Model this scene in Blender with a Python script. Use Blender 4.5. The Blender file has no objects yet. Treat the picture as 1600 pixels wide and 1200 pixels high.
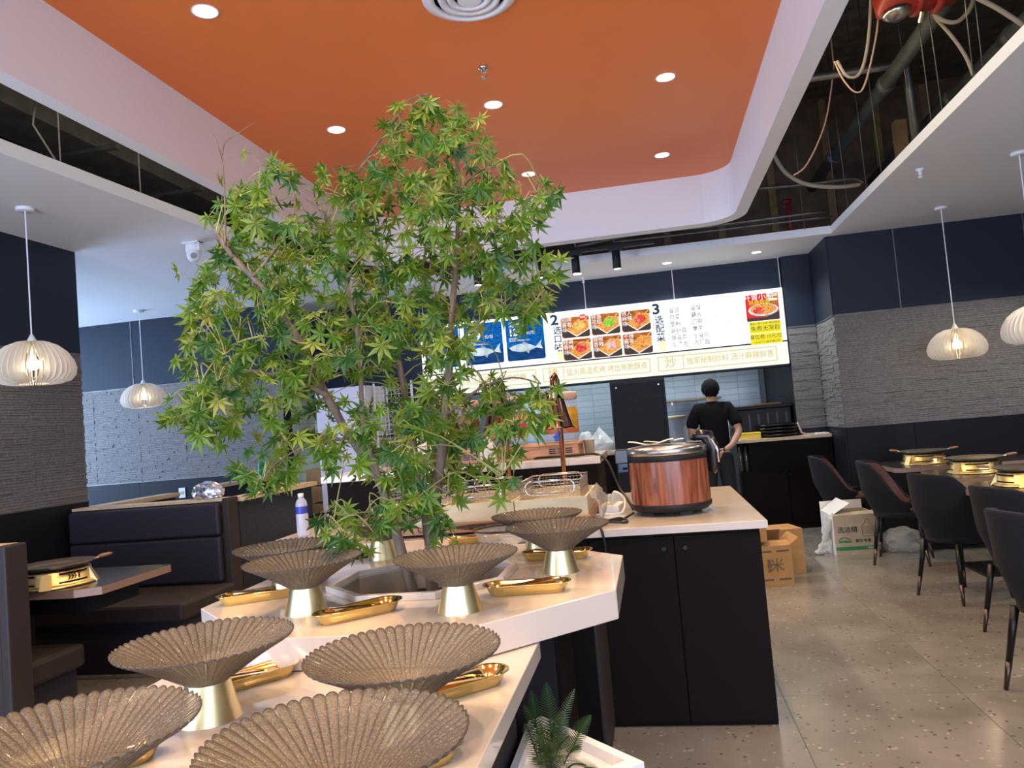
import bpy, bmesh, math, random
from mathutils import Vector, Matrix
R = math.radians
rnd = random.Random(7)
sc = bpy.context.scene
COL = sc.collection
# ------------------------------------------------------------------ camera
EYE = Vector((0, 0, 1.42)); FPX = 1200.42
_r, _p, _y = -0.0844408, 0.05256136, -0.174998
FW = Vector((math.sin(_y)*math.cos(_p), math.cos(_y)*math.cos(_p), math.sin(_p)))
_rt = Vector((math.cos(_y), -math.sin(_y), 0)); _up = _rt.cross(FW)
RT = math.cos(_r)*_rt + math.sin(_r)*_up
UP = -math.sin(_r)*_rt + math.cos(_r)*_up
cam = bpy.data.objects.new('camera', bpy.data.cameras.new('camera')); COL.objects.link(cam)
cam.matrix_world = Matrix(((RT.x, UP.x, -FW.x, EYE.x), (RT.y, UP.y, -FW.y, EYE.y), (RT.z, UP.z, -FW.z, EYE.z), (0, 0, 0, 1)))
cam.data.sensor_width = 36; cam.data.sensor_fit = 'HORIZONTAL'; cam.data.lens = FPX/1600*36
cam.data.clip_start = .05
sc.camera = cam
# a pixel of the photograph (1600x1200) to the point where its ray meets a real plane of the room
def ray(u, v): return RT*((u-800)/FPX) - UP*((v-600)/FPX) + FW
def onz(u, v, z): d = ray(u, v); return EYE + d*((z-EYE.z)/d.z)
def ony(u, v, y): d = ray(u, v); return EYE + d*(y/d.y)
# ------------------------------------------------------------------ light and exposure
sc.view_settings.view_transform = 'Standard'; sc.view_settings.look = 'None'
sc.view_settings.gamma = 1; sc.view_settings.use_curve_mapping = False
sc.view_settings.exposure = 1.0
w = bpy.data.worlds.new('world'); sc.world = w; w.use_nodes = True
w.node_tree.nodes['Background'].inputs[0].default_value = (.55, .68, 1, 1)
w.node_tree.nodes['Background'].inputs[1].default_value = .6
def area(name, loc, target, sx, sy, power, col):
    l = bpy.data.lights.new(name, 'AREA'); l.shape = 'RECTANGLE'; l.size = sx; l.size_y = sy; l.energy = power; l.color = col
    o = bpy.data.objects.new(name, l); COL.objects.link(o); o.location = loc
    o.rotation_euler = (Vector(target)-Vector(loc)).to_track_quat('-Z', 'Y').to_euler(); return o
area('storefront_daylight', (.9, -3.2, 1.8), (-2.2, 4, 2.0), 6.5, 2.6, 150, (.66, .77, 1))
area('left_window_daylight', (-4.25, -.6, 1.6), (.3, 3.0, 2.2), 3.8, 2.5, 215, (.56, .70, 1))
area('side_window_daylight', (-8.6, 6.9, 1.7), (-4, 7.2, 2.0), 2.8, 2.4, 130, (.45, .66, 1))
def spot(name, loc, target, power, col, ang=110, blend=.7, rad=.05):
    l = bpy.data.lights.new(name, 'SPOT'); l.energy = power; l.color = col; l.spot_size = R(ang); l.spot_blend = blend; l.shadow_soft_size = rad
    o = bpy.data.objects.new(name, l); COL.objects.link(o); o.location = loc
    o.rotation_euler = (Vector(target)-Vector(loc)).to_track_quat('-Z', 'Y').to_euler(); return o
WARM = (1, .73, .45)
ORZ = 3.55
GRID = [(x, y) for y in (.25, 1.8, 3.35, 4.94, 6.45) for x in (-1.95, -.84, .29) if (x, y) != (-.84, 3.35)]
for gx, gy in GRID: spot('downlight_lamp', (gx, gy, ORZ-.03), (gx, gy, 0), 52, WARM, 112)
for gx, gy in ((3.4, 1.6), (3.4, 3.4), (3.4, 5.0), (3.9, 7.0)): spot('downlight_lamp', (gx, gy, 3.07), (gx-.6, gy+.3, 0), 58, (1, .87, .70), 120)
for gx in (-.69, .335, 1.316): spot('soffit_lamp', (gx, 8.87, 3.08), (gx, 8.87, 0), 40, (.85, .95, 1), 130)

# unseen warm strip lights, added at the tray's outer edge to tint the ceiling fascias
for n_, lc, tg, e in (('added_fascia_light_right', (1.03, 3.6, 3.62), (2.0, 3.6, 3.16), 16), ('added_fascia_light_left', (-2.70, 3.4, 3.62), (-3.4, 3.4, 3.16), 3)):
    o = area(n_, lc, tg, 6.0, .04, e, (1, .80, .45)); o.rotation_euler = (Vector(tg)-Vector(lc)).to_track_quat('-Z', 'Y').to_euler()
# ------------------------------------------------------------------ materials
def nt(name):
    m = bpy.data.materials.new(name); m.use_nodes = True
    return m, m.node_tree, m.node_tree.nodes['Principled BSDF']
def N(t, kind, **kw):
    n = t.nodes.new(kind)
    for k, v in kw.items():
        if k in n.inputs: n.inputs[k].default_value = v
        else: setattr(n, k, v)
    return n
def L(t, a, b): t.links.new(a, b)
def ramp(t, fac, stops):
    r = t.nodes.new('ShaderNodeValToRGB'); L(t, fac, r.inputs[0])
    e = r.color_ramp.elements
    while len(e) < len(stops): e.new(.5)
    for el, (p, c) in zip(e, stops): el.position = p; el.color = (*c, 1)
    return r.outputs[0]
def mat(name, col, rough=.5, metal=0, bump=0, scale=40, var=0, coat=0, spec=.5, stretch=None, trans=0, alpha=1, emit=0, ecol=None, sheen=0):
    m, t, b = nt(name)
    b.inputs['Base Color'].default_value = (*col, 1); b.inputs['Roughness'].default_value = rough; b.inputs['Metallic'].default_value = metal
    b.inputs['Coat Weight'].default_value = coat; b.inputs['Specular IOR Level'].default_value = spec
    b.inputs['Transmission Weight'].default_value = trans; b.inputs['Alpha'].default_value = alpha; b.inputs['Sheen Weight'].default_value = sheen
    if emit: b.inputs['Emission Color'].default_value = (*(ecol or col), 1); b.inputs['Emission Strength'].default_value = emit
    if bump or var:
        tc = N(t, 'ShaderNodeTexCoord'); mp = N(t, 'ShaderNodeMapping'); L(t, tc.outputs['Object'], mp.inputs[0])
        if stretch: mp.inputs['Scale'].default_value = stretch
        nz = N(t, 'ShaderNodeTexNoise', Scale=scale, Detail=4.0); L(t, mp.outputs[0], nz.inputs['Vector'])
        if var:
            c2 = tuple(max(0, c*(1-var)) for c in col); c3 = tuple(min(1, c*(1+var)) for c in col)
            L(t, ramp(t, nz.outputs['Fac'], [(.3, c2), (.7, c3)]), b.inputs['Base Color'])
        if bump:
            bp = N(t, 'ShaderNodeBump', Strength=bump, Distance=.01); L(t, nz.outputs['Fac'], bp.inputs['Height']); L(t, bp.outputs[0], b.inputs['Normal'])
    return m
def emis(name, col, s):
    m = bpy.data.materials.new(name); m.use_nodes = True; t = m.node_tree; t.nodes.remove(t.nodes['Principled BSDF'])
    e = N(t, 'ShaderNodeEmission'); e.inputs[0].default_value = (*col, 1); e.inputs[1].default_value = s
    L(t, e.outputs[0], t.nodes['Material Output'].inputs[0]); return m
def seethrough(name, tint, surf, fac, rough=.1, bump=0, scale=300, metal=0, vary=0):
    m, t, b = nt(name)
    b.inputs['Base Color'].default_value = (*surf, 1); b.inputs['Roughness'].default_value = rough; b.inputs['Metallic'].default_value = metal
    tr = N(t, 'ShaderNodeBsdfTransparent'); tr.inputs[0].default_value = (*tint, 1)
    mx = N(t, 'ShaderNodeMixShader'); mx.inputs[0].default_value = fac
    L(t, tr.outputs[0], mx.inputs[1]); L(t, b.outputs[0], mx.inputs[2]); L(t, mx.outputs[0], t.nodes['Material Output'].inputs[0])
    if bump:
        tc = N(t, 'ShaderNodeTexCoord'); nz = N(t, 'ShaderNodeTexNoise', Scale=scale, Detail=3.0); L(t, tc.outputs['Object'], nz.inputs['Vector'])
        bp = N(t, 'ShaderNodeBump', Strength=bump, Distance=.004); L(t, nz.outputs['Fac'], bp.inputs['Height']); L(t, bp.outputs[0], b.inputs['Normal'])
        if vary:
            L(t, ramp(t, nz.outputs['Fac'], [(.3, tuple(c*(1-vary) for c in surf)), (.7, tuple(min(1, c*(1+vary)) for c in surf))]), b.inputs['Base Color'])
    return m
M = {}
M['white'] = mat('white_paint', (.82, .81, .83), .6)
M['orange'] = mat('orange_paint', (.80, .215, .048), .42, spec=.35)
M['whitebulb'] = emis('lamp_glow', (1, .93, .82), 4)
M['bulb'] = emis('bulb_glow', (1, .8, .5), 14)
M['quartz'] = mat('quartz_stone', (.66, .575, .50), .13, var=.04, scale=3, coat=.3)
M['black'] = mat('black_laminate', (.008, .005, .005), .65, spec=.10, bump=.05, scale=200)
M['navy'] = mat('navy_panel', (.0115, .0185, .034), .5, spec=.28)
M['navy2'] = mat('navy_wainscot', (.009, .0095, .013), .5, spec=.22)
M['blackwood'] = mat('black_oak', (.012, .013, .017), .45, bump=.5, scale=5, var=.6, stretch=(3, 2, 30))
M['stone'] = mat('split_stone', (.19, .175, .165), .75, bump=.35, scale=45, var=.2)
M['gold'] = mat('brushed_gold', (.78, .60, .27), .36, 1)
M['goldshine'] = mat('polished_gold', (.84, .64, .28), .10, 1)
M['bowl'] = seethrough('smoked_glass', (.66, .60, .51), (.225, .195, .155), .52, .12, .8, 330, 0, .45)
M['bowledge'] = seethrough('smoked_glass_crease', (.35, .30, .25), (.10, .08, .065), .72, .10)
M['clear'] = seethrough('clear_plastic', (.93, .94, .95), (.8, .82, .85), .2, .08)
M['film'] = seethrough('wrinkled_film', (.93, .92, .9), (.80, .78, .74), .30, .2, .8, 25)
M['chrome'] = mat('chrome_wire', (.75, .74, .74), .18, 1)
M['copper'] = mat('bronze_copper', (.30, .16, .11), .14, 1)
M['bark'] = mat('bark', (.17, .12, .09), .8, bump=.9, scale=30, var=.5, stretch=(1, 1, .25))
M['soil'] = mat('soil', (.07, .05, .035), .9, bump=.6, scale=40, var=.3)
M['pitwall'] = mat('planter_lining', (.38, .29, .20), .5, var=.2, scale=6)
M['twig'] = mat('green_twig', (.27, .27, .08), .6)
M['fabric'] = mat('charcoal_fabric', (.012, .0115, .016), .9, bump=.3, scale=300, spec=.2, sheen=.04)
M['brownleather'] = mat('brown_leather', (.12, .05, .035), .5, bump=.15, scale=120)
M['legblack'] = mat('black_metal', (.008, .008, .009), .35, .3)
M['bronze'] = mat('bronze_ferrule', (.11, .08, .07), .35, .9)
M['vinyl'] = mat('purple_black_vinyl', (.026, .021, .032), .5, bump=.1, scale=150, spec=.3)
M['vinyl2'] = mat('brown_black_vinyl', (.036, .028, .027), .55, bump=.1, scale=150, spec=.3)
M['tabletop'] = mat('dark_stone_top', (.03, .028, .027), .22, var=.4, scale=12)
M['edge'] = mat('copper_edging', (.40, .27, .22), .35, .3)
M['panblack'] = mat('iron_pan', (.23, .205, .18), .32, .75)
M['wood'] = mat('light_wood', (.62, .47, .30), .5, var=.15, scale=4, stretch=(6, 1, 6))
M['palewood'] = mat('pale_pine', (.60, .52, .34), .5, var=.15, scale=3, stretch=(1, 8, 8))
M['redwood'] = mat('reddish_wood', (.42, .20, .09), .42, var=.35, scale=5, stretch=(1, 8, 8))
M['handlewood'] = mat('handle_wood', (.30, .15, .075), .45, var=.2, scale=20)
M['darkbark'] = mat('dark_bark', (.06, .035, .025), .8, bump=.8, scale=40, var=.5)
M['slab'] = mat('raw_concrete', (.14, .12, .10), .9, bump=.4, scale=6, var=.35)
M['upperwall'] = mat('raw_upper_wall', (.16, .105, .075), .9, bump=.3, scale=5, var=.3)
M['timber'] = mat('raw_timber', (.30, .20, .11), .8, var=.25, scale=6)
M['pipe'] = mat('grey_pipe', (.085, .10, .105), .5, .2, var=.3, scale=5)
M['galv'] = mat('galvanised_steel', (.18, .175, .17), .45, .7, var=.25, scale=8)
M['redpaint'] = mat('red_paint', (.32, .03, .02), .4)
M['cable'] = mat('grey_cable', (.36, .31, .25), .6)
M['pinkwire'] = mat('pink_wire', (.55, .36, .30), .6)
M['redwire'] = mat('red_pipe_paint', (.22, .02, .025), .5)
M['card'] = mat('cardboard', (.37, .20, .07), .75, var=.08, scale=10)
M['cardlight'] = mat('pale_cardboard', (.46, .40, .30), .7, var=.06, scale=10)
M['paper'] = mat('white_paper', (.80, .80, .78), .6)
M['black2'] = mat('matte_black_plastic', (.011, .011, .013), .5, spec=.3)
M['gloss'] = mat('glossy_black', (.010, .008, .008), .2, coat=.2)
M['steel'] = mat('stainless_steel', (.55, .53, .52), .28, 1)
M['fridge'] = mat('lilac_white_enamel', (.72, .71, .82), .35)
M['yellow'] = mat('yellow_plastic', (.85, .60, .03), .4)
M['blue'] = mat('blue_plastic', (.02, .09, .60), .35)
M['pink'] = mat('dusty_pink_lid', (.55, .36, .33), .4)
M['bag'] = seethrough('plastic_bag', (.88, .9, .9), (.78, .80, .79), .62, .25, .8, 18)
M['foil'] = mat('silver_foil', (.62, .65, .72), .25, .85, bump=.6, scale=18)
M['greenglass'] = seethrough('green_glass', (.1, .5, .22), (.02, .30, .10), .6, .1)
M['darkglass'] = mat('dark_bottle', (.06, .05, .035), .15, coat=.4)
M['bottle'] = seethrough('water_bottle', (.86, .88, .95), (.72, .74, .86), .55, .12, .3, 60)
M['bluelabel'] = mat('blue_label', (.04, .05, .42), .4)
M['skin'] = mat('skin', (.50, .27, .18), .5)
M['hair'] = mat('black_hair', (.010, .008, .008), .8, bump=.8, scale=90, spec=.15)
M['shirt'] = mat('black_cotton', (.009, .0085, .010), .9, bump=.15, scale=60, spec=.12)
M['pants'] = mat('black_trousers', (.009, .010, .014), .8)
M['ink'] = mat('dark_ink', (.10, .075, .05), .7)
M['ink2'] = mat('black_ink', (.03, .025, .02), .7)
M['green_ink'] = mat('green_ink', (.03, .25, .09), .6)
M['lampshade'] = mat('warm_white_acrylic', (.82, .78, .70), .45)
M['camlens'] = mat('camera_lens', (.01, .012, .02), .08)
M['tag'] = mat('white_print', (.7, .72, .74), .5)

def terrazzo():
    m, t, b = nt('terrazzo')
    tc = N(t, 'ShaderNodeTexCoord')
    v = N(t, 'ShaderNodeTexVoronoi', Scale=55.0); L(t, tc.outputs['Object'], v.inputs['Vector'])
    nz = N(t, 'ShaderNodeTexNoise', Scale=2.2, Detail=5.0); L(t, tc.outputs['Object'], nz.inputs['Vector'])
    base = ramp(t, nz.outputs['Fac'], [(.3, (.175, .160, .145)), (.7, (.245, .228, .208))])
    sz = N(t, 'ShaderNodeSeparateColor'); L(t, v.outputs['Color'], sz.inputs[0]); mz = N(t, 'ShaderNodeMath', operation='MULTIPLY_ADD'); L(t, sz.outputs[2], mz.inputs[0]); mz.inputs[1].default_value = 1.6; mz.inputs[2].default_value = .35
    nw = N(t, 'ShaderNodeTexNoise', Scale=70.0, Detail=2.0); L(t, tc.outputs['Object'], nw.inputs['Vector']); md = N(t, 'ShaderNodeMath', operation='MULTIPLY'); L(t, v.outputs['Distance'], md.inputs[0]); L(t, mz.outputs[0], md.inputs[1])
    ma = N(t, 'ShaderNodeMath', operation='MULTIPLY_ADD'); L(t, nw.outputs['Fac'], ma.inputs[0]); ma.inputs[1].default_value = .28; L(t, md.outputs[0], ma.inputs[2])
    spk = ramp(t, ma.outputs[0], [(.30, (1, 1, 1)), (.36, (0, 0, 0))])
    sel = N(t, 'ShaderNodeSeparateColor'); L(t, v.outputs['Color'], sel.inputs[0])
    s2 = N(t, 'ShaderNodeMath', operation='GREATER_THAN'); L(t, sel.outputs[0], s2.inputs[0]); s2.inputs[1].default_value = .6
    mu = N(t, 'ShaderNodeMath', operation='MULTIPLY'); L(t, spk, mu.inputs[0]); L(t, s2.outputs[0], mu.inputs[1])
    c2 = ramp(t, sel.outputs[1], [(.4, (.10, .085, .075)), (.62, (.36, .33, .30))])
    mx = N(t, 'ShaderNodeMix', data_type='RGBA'); L(t, mu.outputs[0], mx.inputs[0]); L(t, base, mx.inputs[6]); L(t, c2, mx.inputs[7])
    L(t, mx.outputs[2], b.inputs['Base Color']); b.inputs['Roughness'].default_value = .2
    return m
M['terrazzo'] = terrazzo()
def tilemat(name, c):
    m, t, b = nt(name); oi = N(t, 'ShaderNodeObjectInfo')
    L(t, ramp(t, oi.outputs['Random'], [(0, tuple(x*.92 for x in c)), (1, tuple(min(1, x*1.06) for x in c))]), b.inputs['Base Color'])
    b.inputs['Roughness'].default_value = .18
    return m
M['tile'] = tilemat('glazed_tile', (.34, .40, .43)); M['tilegreen'] = tilemat('pale_green_tile', (.62, .68, .56))
M['grout'] = mat('grout', (.13, .14, .15), .8)
def rosewood():
    m, t, b = nt('rosewood_print')
    tc = N(t, 'ShaderNodeTexCoord'); mp = N(t, 'ShaderNodeMapping'); L(t, tc.outputs['Object'], mp.inputs[0]); mp.inputs['Scale'].default_value = (1, 1, .10)
    nz = N(t, 'ShaderNodeTexNoise', Scale=26.0, Detail=5.0, Distortion=.7); L(t, mp.outputs[0], nz.inputs['Vector'])
    L(t, ramp(t, nz.outputs['Fac'], [(.30, (.10, .027, .012)), (.5, (.28, .09, .045)), (.68, (.42, .17, .10))]), b.inputs['Base Color'])
    b.inputs['Roughness'].default_value = .16; return m
M['rosewood'] = rosewood()
def leafmat(name, lo, hi):
    m, t, b = nt(name); oi = N(t, 'ShaderNodeObjectInfo'); geo = N(t, 'ShaderNodeNewGeometry')
    c = ramp(t, oi.outputs['Random'], lo) if hi is None else ramp(t, geo.outputs['Random Per Island'], lo)
    L(t, c, b.inputs['Base Color']); b.inputs['Roughness'].default_value = .42
    tl = N(t, 'ShaderNodeBsdfTranslucent'); L(t, c, tl.inputs[0])
    mx = N(t, 'ShaderNodeMixShader'); mx.inputs[0].default_value = .38
    L(t, b.outputs[0], mx.inputs[1]); L(t, tl.outputs[0], mx.inputs[2]); L(t, mx.outputs[0], t.nodes['Material Output'].inputs[0])
    return m
LEAFC = [(0, (.045, .125, .025)), (.3, (.075, .18, .016)), (.65, (.14, .25, .018)), (.88, (.20, .28, .03)), (1, (.30, .33, .06))]
M['leaf'] = leafmat('maple_leaf', LEAFC, None); M['leaves'] = leafmat('maple_leaves', LEAFC, 1)
M['fern'] = leafmat('fern_frond', [(0, (.022, .065, .02)), (1, (.06, .11, .02))], None)
def printmat(name, stops, scale, s, kind='noise', stretch=(1, 1, 1), dist=0):
    m = bpy.data.materials.new(name); m.use_nodes = True; t = m.node_tree; t.nodes.remove(t.nodes['Principled BSDF'])
    tc = N(t, 'ShaderNodeTexCoord'); mp = N(t, 'ShaderNodeMapping'); L(t, tc.outputs['Object'], mp.inputs[0]); mp.inputs['Scale'].default_value = stretch
    if kind == 'voronoi':
        n = N(t, 'ShaderNodeTexVoronoi', Scale=scale); sp = N(t, 'ShaderNodeSeparateColor'); L(t, mp.outputs[0], n.inputs['Vector']); L(t, n.outputs['Color'], sp.inputs[0]); f = sp.outputs[0]
    else:
        n = N(t, 'ShaderNodeTexNoise', Scale=scale, Detail=4.0, Distortion=dist); L(t, mp.outputs[0], n.inputs['Vector']); f = n.outputs['Fac']
    e = N(t, 'ShaderNodeEmission'); L(t, ramp(t, f, stops), e.inputs[0]); e.inputs[1].default_value = s*EX
    L(t, e.outputs[0], t.nodes['Material Output'].inputs[0]); return m
EX = .5**sc.view_settings.exposure      # sign brightness is set relative to the exposure
M['signwhite'] = emis('backlit_white', (.96, .98, 1), 1.8*EX)
M['signcream'] = emis('backlit_cream', (1, .97, .88), 1.06*EX)
M['signgold'] = emis('backlit_gold', (.84, .70, .22), .84*EX)
M['signnavy'] = emis('backlit_navy_text', (.05, .08, .14), .8*EX)
M['signgrey'] = emis('backlit_grey_text', (.27, .31, .38), .85*EX)
M['signyellow'] = emis('backlit_yellow', (1, .85, .02), 1.0*EX)
M['signpale'] = emis('backlit_pale_yellow', (1, .95, .62), 1.04*EX)
M['signred'] = emis('backlit_red', (.85, .05, .05), .9*EX)
M['signdark'] = emis('backlit_dark_brown', (.09, .065, .06), .9*EX)
M['signtext'] = emis('backlit_white_text', (1, 1, 1), 1.1*EX)
M['sea'] = printmat('backlit_sea', [(.32, (.004, .04, .22)), (.52, (.008, .12, .45)), (.66, (.02, .30, .75)), (.82, (.30, .68, 1))], 14, 1.0, stretch=(1.2, 1, 9))
M['seadark'] = printmat('backlit_deep_sea', [(.3, (.008, .04, .16)), (.7, (.02, .10, .32))], 8, .9, stretch=(1, 1, 5))
M['fish'] = printmat('backlit_fish', [(.35, (.42, .60, .70)), (.6, (.75, .88, .93))], 10, 1.0)
M['fishfin'] = emis('backlit_fin', (.62, .45, .52), .9*EX)
M['board_orange'] = printmat('backlit_orange_boards', [(.35, (.30, .07, .015)), (.65, (.75, .25, .06))], 9, .95, stretch=(1, 1, 3), dist=.5)
M['noodle'] = printmat('backlit_noodles', [(.3, (.50, .07, .03)), (.5, (.95, .40, .08)), (.7, (1, .76, .26))], 38, 1.0, dist=2)
M['topred'] = printmat('backlit_chilli', [(.3, (.55, .02, .03)), (.55, (.9, .12, .10)), (.8, (1, .6, .45))], 45, 1.0)
M['topgreen'] = printmat('backlit_scallion', [(.3, (.10, .40, .02)), (.6, (.45, .80, .10)), (.8, (.85, 1, .5))], 45, 1.0)
M['topyellow'] = printmat('backlit_peanut', [(.3, (.75, .30, .05)), (.6, (.98, .70, .2)), (.8, (1, .92, .6))], 45, 1.0)
M['toppink'] = printmat('backlit_pink_topping', [(.3, (.7, .15, .12)), (.6, (.95, .62, .55)), (.8, (1, .95, .9))], 45, 1.0)
M['labeltea'] = mat('leafy_drink_label', (.18, .13, .05), .4, var=.9, scale=28)
M['labelpink'] = mat('pink_drink_label', (.62, .08, .16), .4, var=.5, scale=9)
M['labelfruit'] = mat('fruit_drink_label', (.62, .33, .04), .4, var=.5, scale=12)
M['labelred'] = mat('label_brown_band', (.42, .12, .05), .4)
M['spoonblue'] = seethrough('blue_clear_plastic', (.6, .7, .9), (.05, .09, .17), .7, .1)

# ------------------------------------------------------------------ mesh builder
class MB:
    def __init__(s): s.v = []; s.f = []; s.mi = []; s.cur = 0
    def add(s, vs, fs):
        o = len(s.v); s.v += [tuple(p) for p in vs]
        for f in fs: s.f.append(tuple(i+o for i in f)); s.mi.append(s.cur)
        return s
    def box(s, a, b, rz=0, c=None):
        x0, y0, z0 = a; x1, y1, z1 = b
        vs = [Vector((x, y, z)) for z in (z0, z1) for x, y in ((x0, y0), (x1, y0), (x1, y1), (x0, y1))]
        if rz:
            m = Matrix.Rotation(rz, 3, 'Z'); c = Vector(c) if c else Vector(((x0+x1)/2, (y0+y1)/2, 0))
            vs = [m @ (p-c)+c for p in vs]
        return s.add(vs, [(3, 2, 1, 0), (4, 5, 6, 7), (0, 1, 5, 4), (1, 2, 6, 5), (2, 3, 7, 6), (3, 0, 4, 7)])
    def prism(s, poly, z0, z1):
        n = len(poly); vs = [(x, y, z0) for x, y in poly]+[(x, y, z1) for x, y in poly]
        return s.add(vs, [tuple(range(n-1, -1, -1)), tuple(range(n, 2*n))]+[(i, (i+1) % n, n+(i+1) % n, n+i) for i in range(n)])
    def plate(s, poly, y, th=.004):           # polygon in XZ facing -Y
        n = len(poly); vs = [(x, y, z) for x, z in poly]+[(x, y+th, z) for x, z in poly]
        return s.add(vs, [tuple(range(n)), tuple(range(2*n-1, n-1, -1))]+[(i, n+i, n+(i+1) % n, (i+1) % n) for i in range(n)])
    def lathe(s, prof, c=(0, 0, 0), n=24, cap=True):
        vs = []; fs = []; k = len(prof)
        for r, z in prof:
            for i in range(n):
                a = 2*math.pi*i/n; vs.append((c[0]+r*math.cos(a), c[1]+r*math.sin(a), c[2]+z))
        for j in range(k-1):
            for i in range(n): fs.append((j*n+i, j*n+(i+1) % n, (j+1)*n+(i+1) % n, (j+1)*n+i))
        if cap:
            if prof[0][0] > 1e-5: fs.append(tuple(range(n-1, -1, -1)))
            if prof[-1][0] > 1e-5: fs.append(tuple((k-1)*n+i for i in range(n)))
        return s.add(vs, fs)
    def tube(s, pts, r, n=6, r2=None, cap=True):
        pts = [Vector(p) for p in pts]; k = len(pts); vs = []; fs = []
        rs = r if isinstance(r, (list, tuple)) else [r+((r2 if r2 is not None else r)-r)*i/max(1, k-1) for i in range(k)]
        u = None
        for i, p in enumerate(pts):
            d = (pts[min(i+1, k-1)]-pts[max(i-1, 0)]).normalized()
            if u is None:
                u = d.orthogonal().normalized()
            else:
                u = (u-d*u.dot(d)).normalized()
            w_ = d.cross(u)
            for j in range(n):
                a = 2*math.pi*j/n; vs.append(p+(u*math.cos(a)+w_*math.sin(a))*rs[i])
        for i in range(k-1):
            for j in range(n): fs.append((i*n+j, i*n+(j+1) % n, (i+1)*n+(j+1) % n, (i+1)*n+j))
        if cap: fs += [tuple(range(n-1, -1, -1)), tuple((k-1)*n+j for j in range(n))]
        return s.add(vs, fs)
    def mesh(s, name, mats, smooth=False, fix=True):
        me = bpy.data.meshes.new(name); me.from_pydata(s.v, [], s.f)
        for m in (mats if isinstance(mats, (list, tuple)) else [mats]): me.materials.append(M[m] if isinstance(m, str) else m)
        if any(s.mi): me.polygons.foreach_set('material_index', s.mi)
        if smooth: me.polygons.foreach_set('use_smooth', [True]*len(s.f))
        if fix:
            bm = bmesh.new(); bm.from_mesh(me); bmesh.ops.recalc_face_normals(bm, faces=bm.faces); bm.to_mesh(me); bm.free()
        me.update(); return me
    def build(s, name, mats, parent=None, smooth=False, world=True, bevel=0, fix=True):
        if parent is not None and world:
            inv = ORIG[parent.name]; s.v = [tuple(inv @ Vector(p)) for p in s.v]
        return link(name, s.mesh(name, mats, smooth, fix), parent, bevel)
ORIG = {}
def link(name, me, parent=None, bevel=0):
    o = bpy.data.objects.new(name, me); COL.objects.link(o)
    if parent is not None:
        o.parent = parent; ORIG[o.name] = ORIG[parent.name]
    else: ORIG[o.name] = Matrix.Identity(4)
    if bevel:
        b = o.modifiers.new('bevel', 'BEVEL'); b.width = bevel; b.segments = 2; b.limit_method = 'ANGLE'
    return o
def tag(o, label=None, cat=None, group=None, kind=None):
    if label: o['label'] = label
    if cat: o['category'] = cat
    if group: o['group'] = group
    if kind: o['kind'] = kind
    return o
def thing(name, label, cat, loc=(0, 0, 0), rz=0, group=None):
    o = bpy.data.objects.new(name, None); COL.objects.link(o); o.location = loc; o.rotation_euler = (0, 0, rz); o.empty_display_size = .05
    ORIG[o.name] = (Matrix.Translation(Vector(loc)) @ Matrix.Rotation(rz, 4, 'Z')).inverted()
    return tag(o, label, cat, group)
def struct(o): o['kind'] = 'structure'; return o
KIDS = {}
def dup(root, loc, rz, label, group=None, scale=None):
    r = root.copy(); COL.objects.link(r); r.location = loc; r.rotation_euler = (0, 0, rz); r['label'] = label
    if group: r['group'] = group
    if scale: r.scale = (scale,)*3
    ORIG[r.name] = (Matrix.Translation(Vector(loc)) @ Matrix.Rotation(rz, 4, 'Z')).inverted()
    for ch in list(root.children):
        c = ch.copy(); COL.objects.link(c); c.parent = r
        for g in list(ch.children):
            d = g.copy(); COL.objects.link(d); d.parent = c
    return r
def text(s, size, loc, m, parent, rot=(R(90), 0, 0), align='CENTER', name='lettering', squeeze=1, ext=.0008, bold=0):
    cu = bpy.data.curves.new(name, 'FONT'); cu.body = s; cu.size = size; cu.align_x = align; cu.align_y = 'CENTER'; cu.extrude = ext; cu.resolution_u = 3; cu.offset = bold
    cu.materials.append(M[m]); o = bpy.data.objects.new(name, cu); COL.objects.link(o)
    o.parent = parent; o.location = ORIG[parent.name] @ Vector(loc)
    rm = Matrix.Rotation(rot[2], 3, 'Z') @ Matrix.Rotation(rot[1], 3, 'Y') @ Matrix.Rotation(rot[0], 3, 'X')
    o.rotation_euler = (ORIG[parent.name].to_3x3() @ rm).to_euler(); o.scale = (squeeze, 1, 1)
    ORIG[o.name] = ORIG[parent.name]
    return o
def arc(cx, cy, r, a0, a1, n): return [(cx+r*math.cos(a0+(a1-a0)*i/n), cy+r*math.sin(a0+(a1-a0)*i/n)) for i in range(n+1)]
def rrect(x0, y0, x1, y1, r, n=4):
    return arc(x1-r, y1-r, r, 0, math.pi/2, n)+arc(x0+r, y1-r, r, math.pi/2, math.pi, n)+arc(x0+r, y0+r, r, math.pi, 1.5*math.pi, n)+arc(x1-r, y0+r, r, 1.5*math.pi, 2*math.pi, n)
def octo(cx, cy, a):
    h = a*math.tan(math.pi/8); return [(cx+x, cy+y) for x, y in ((h, -a), (a, -h), (a, h), (h, a), (-h, a), (-a, h), (-a, -h), (-h, -a))]
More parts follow.
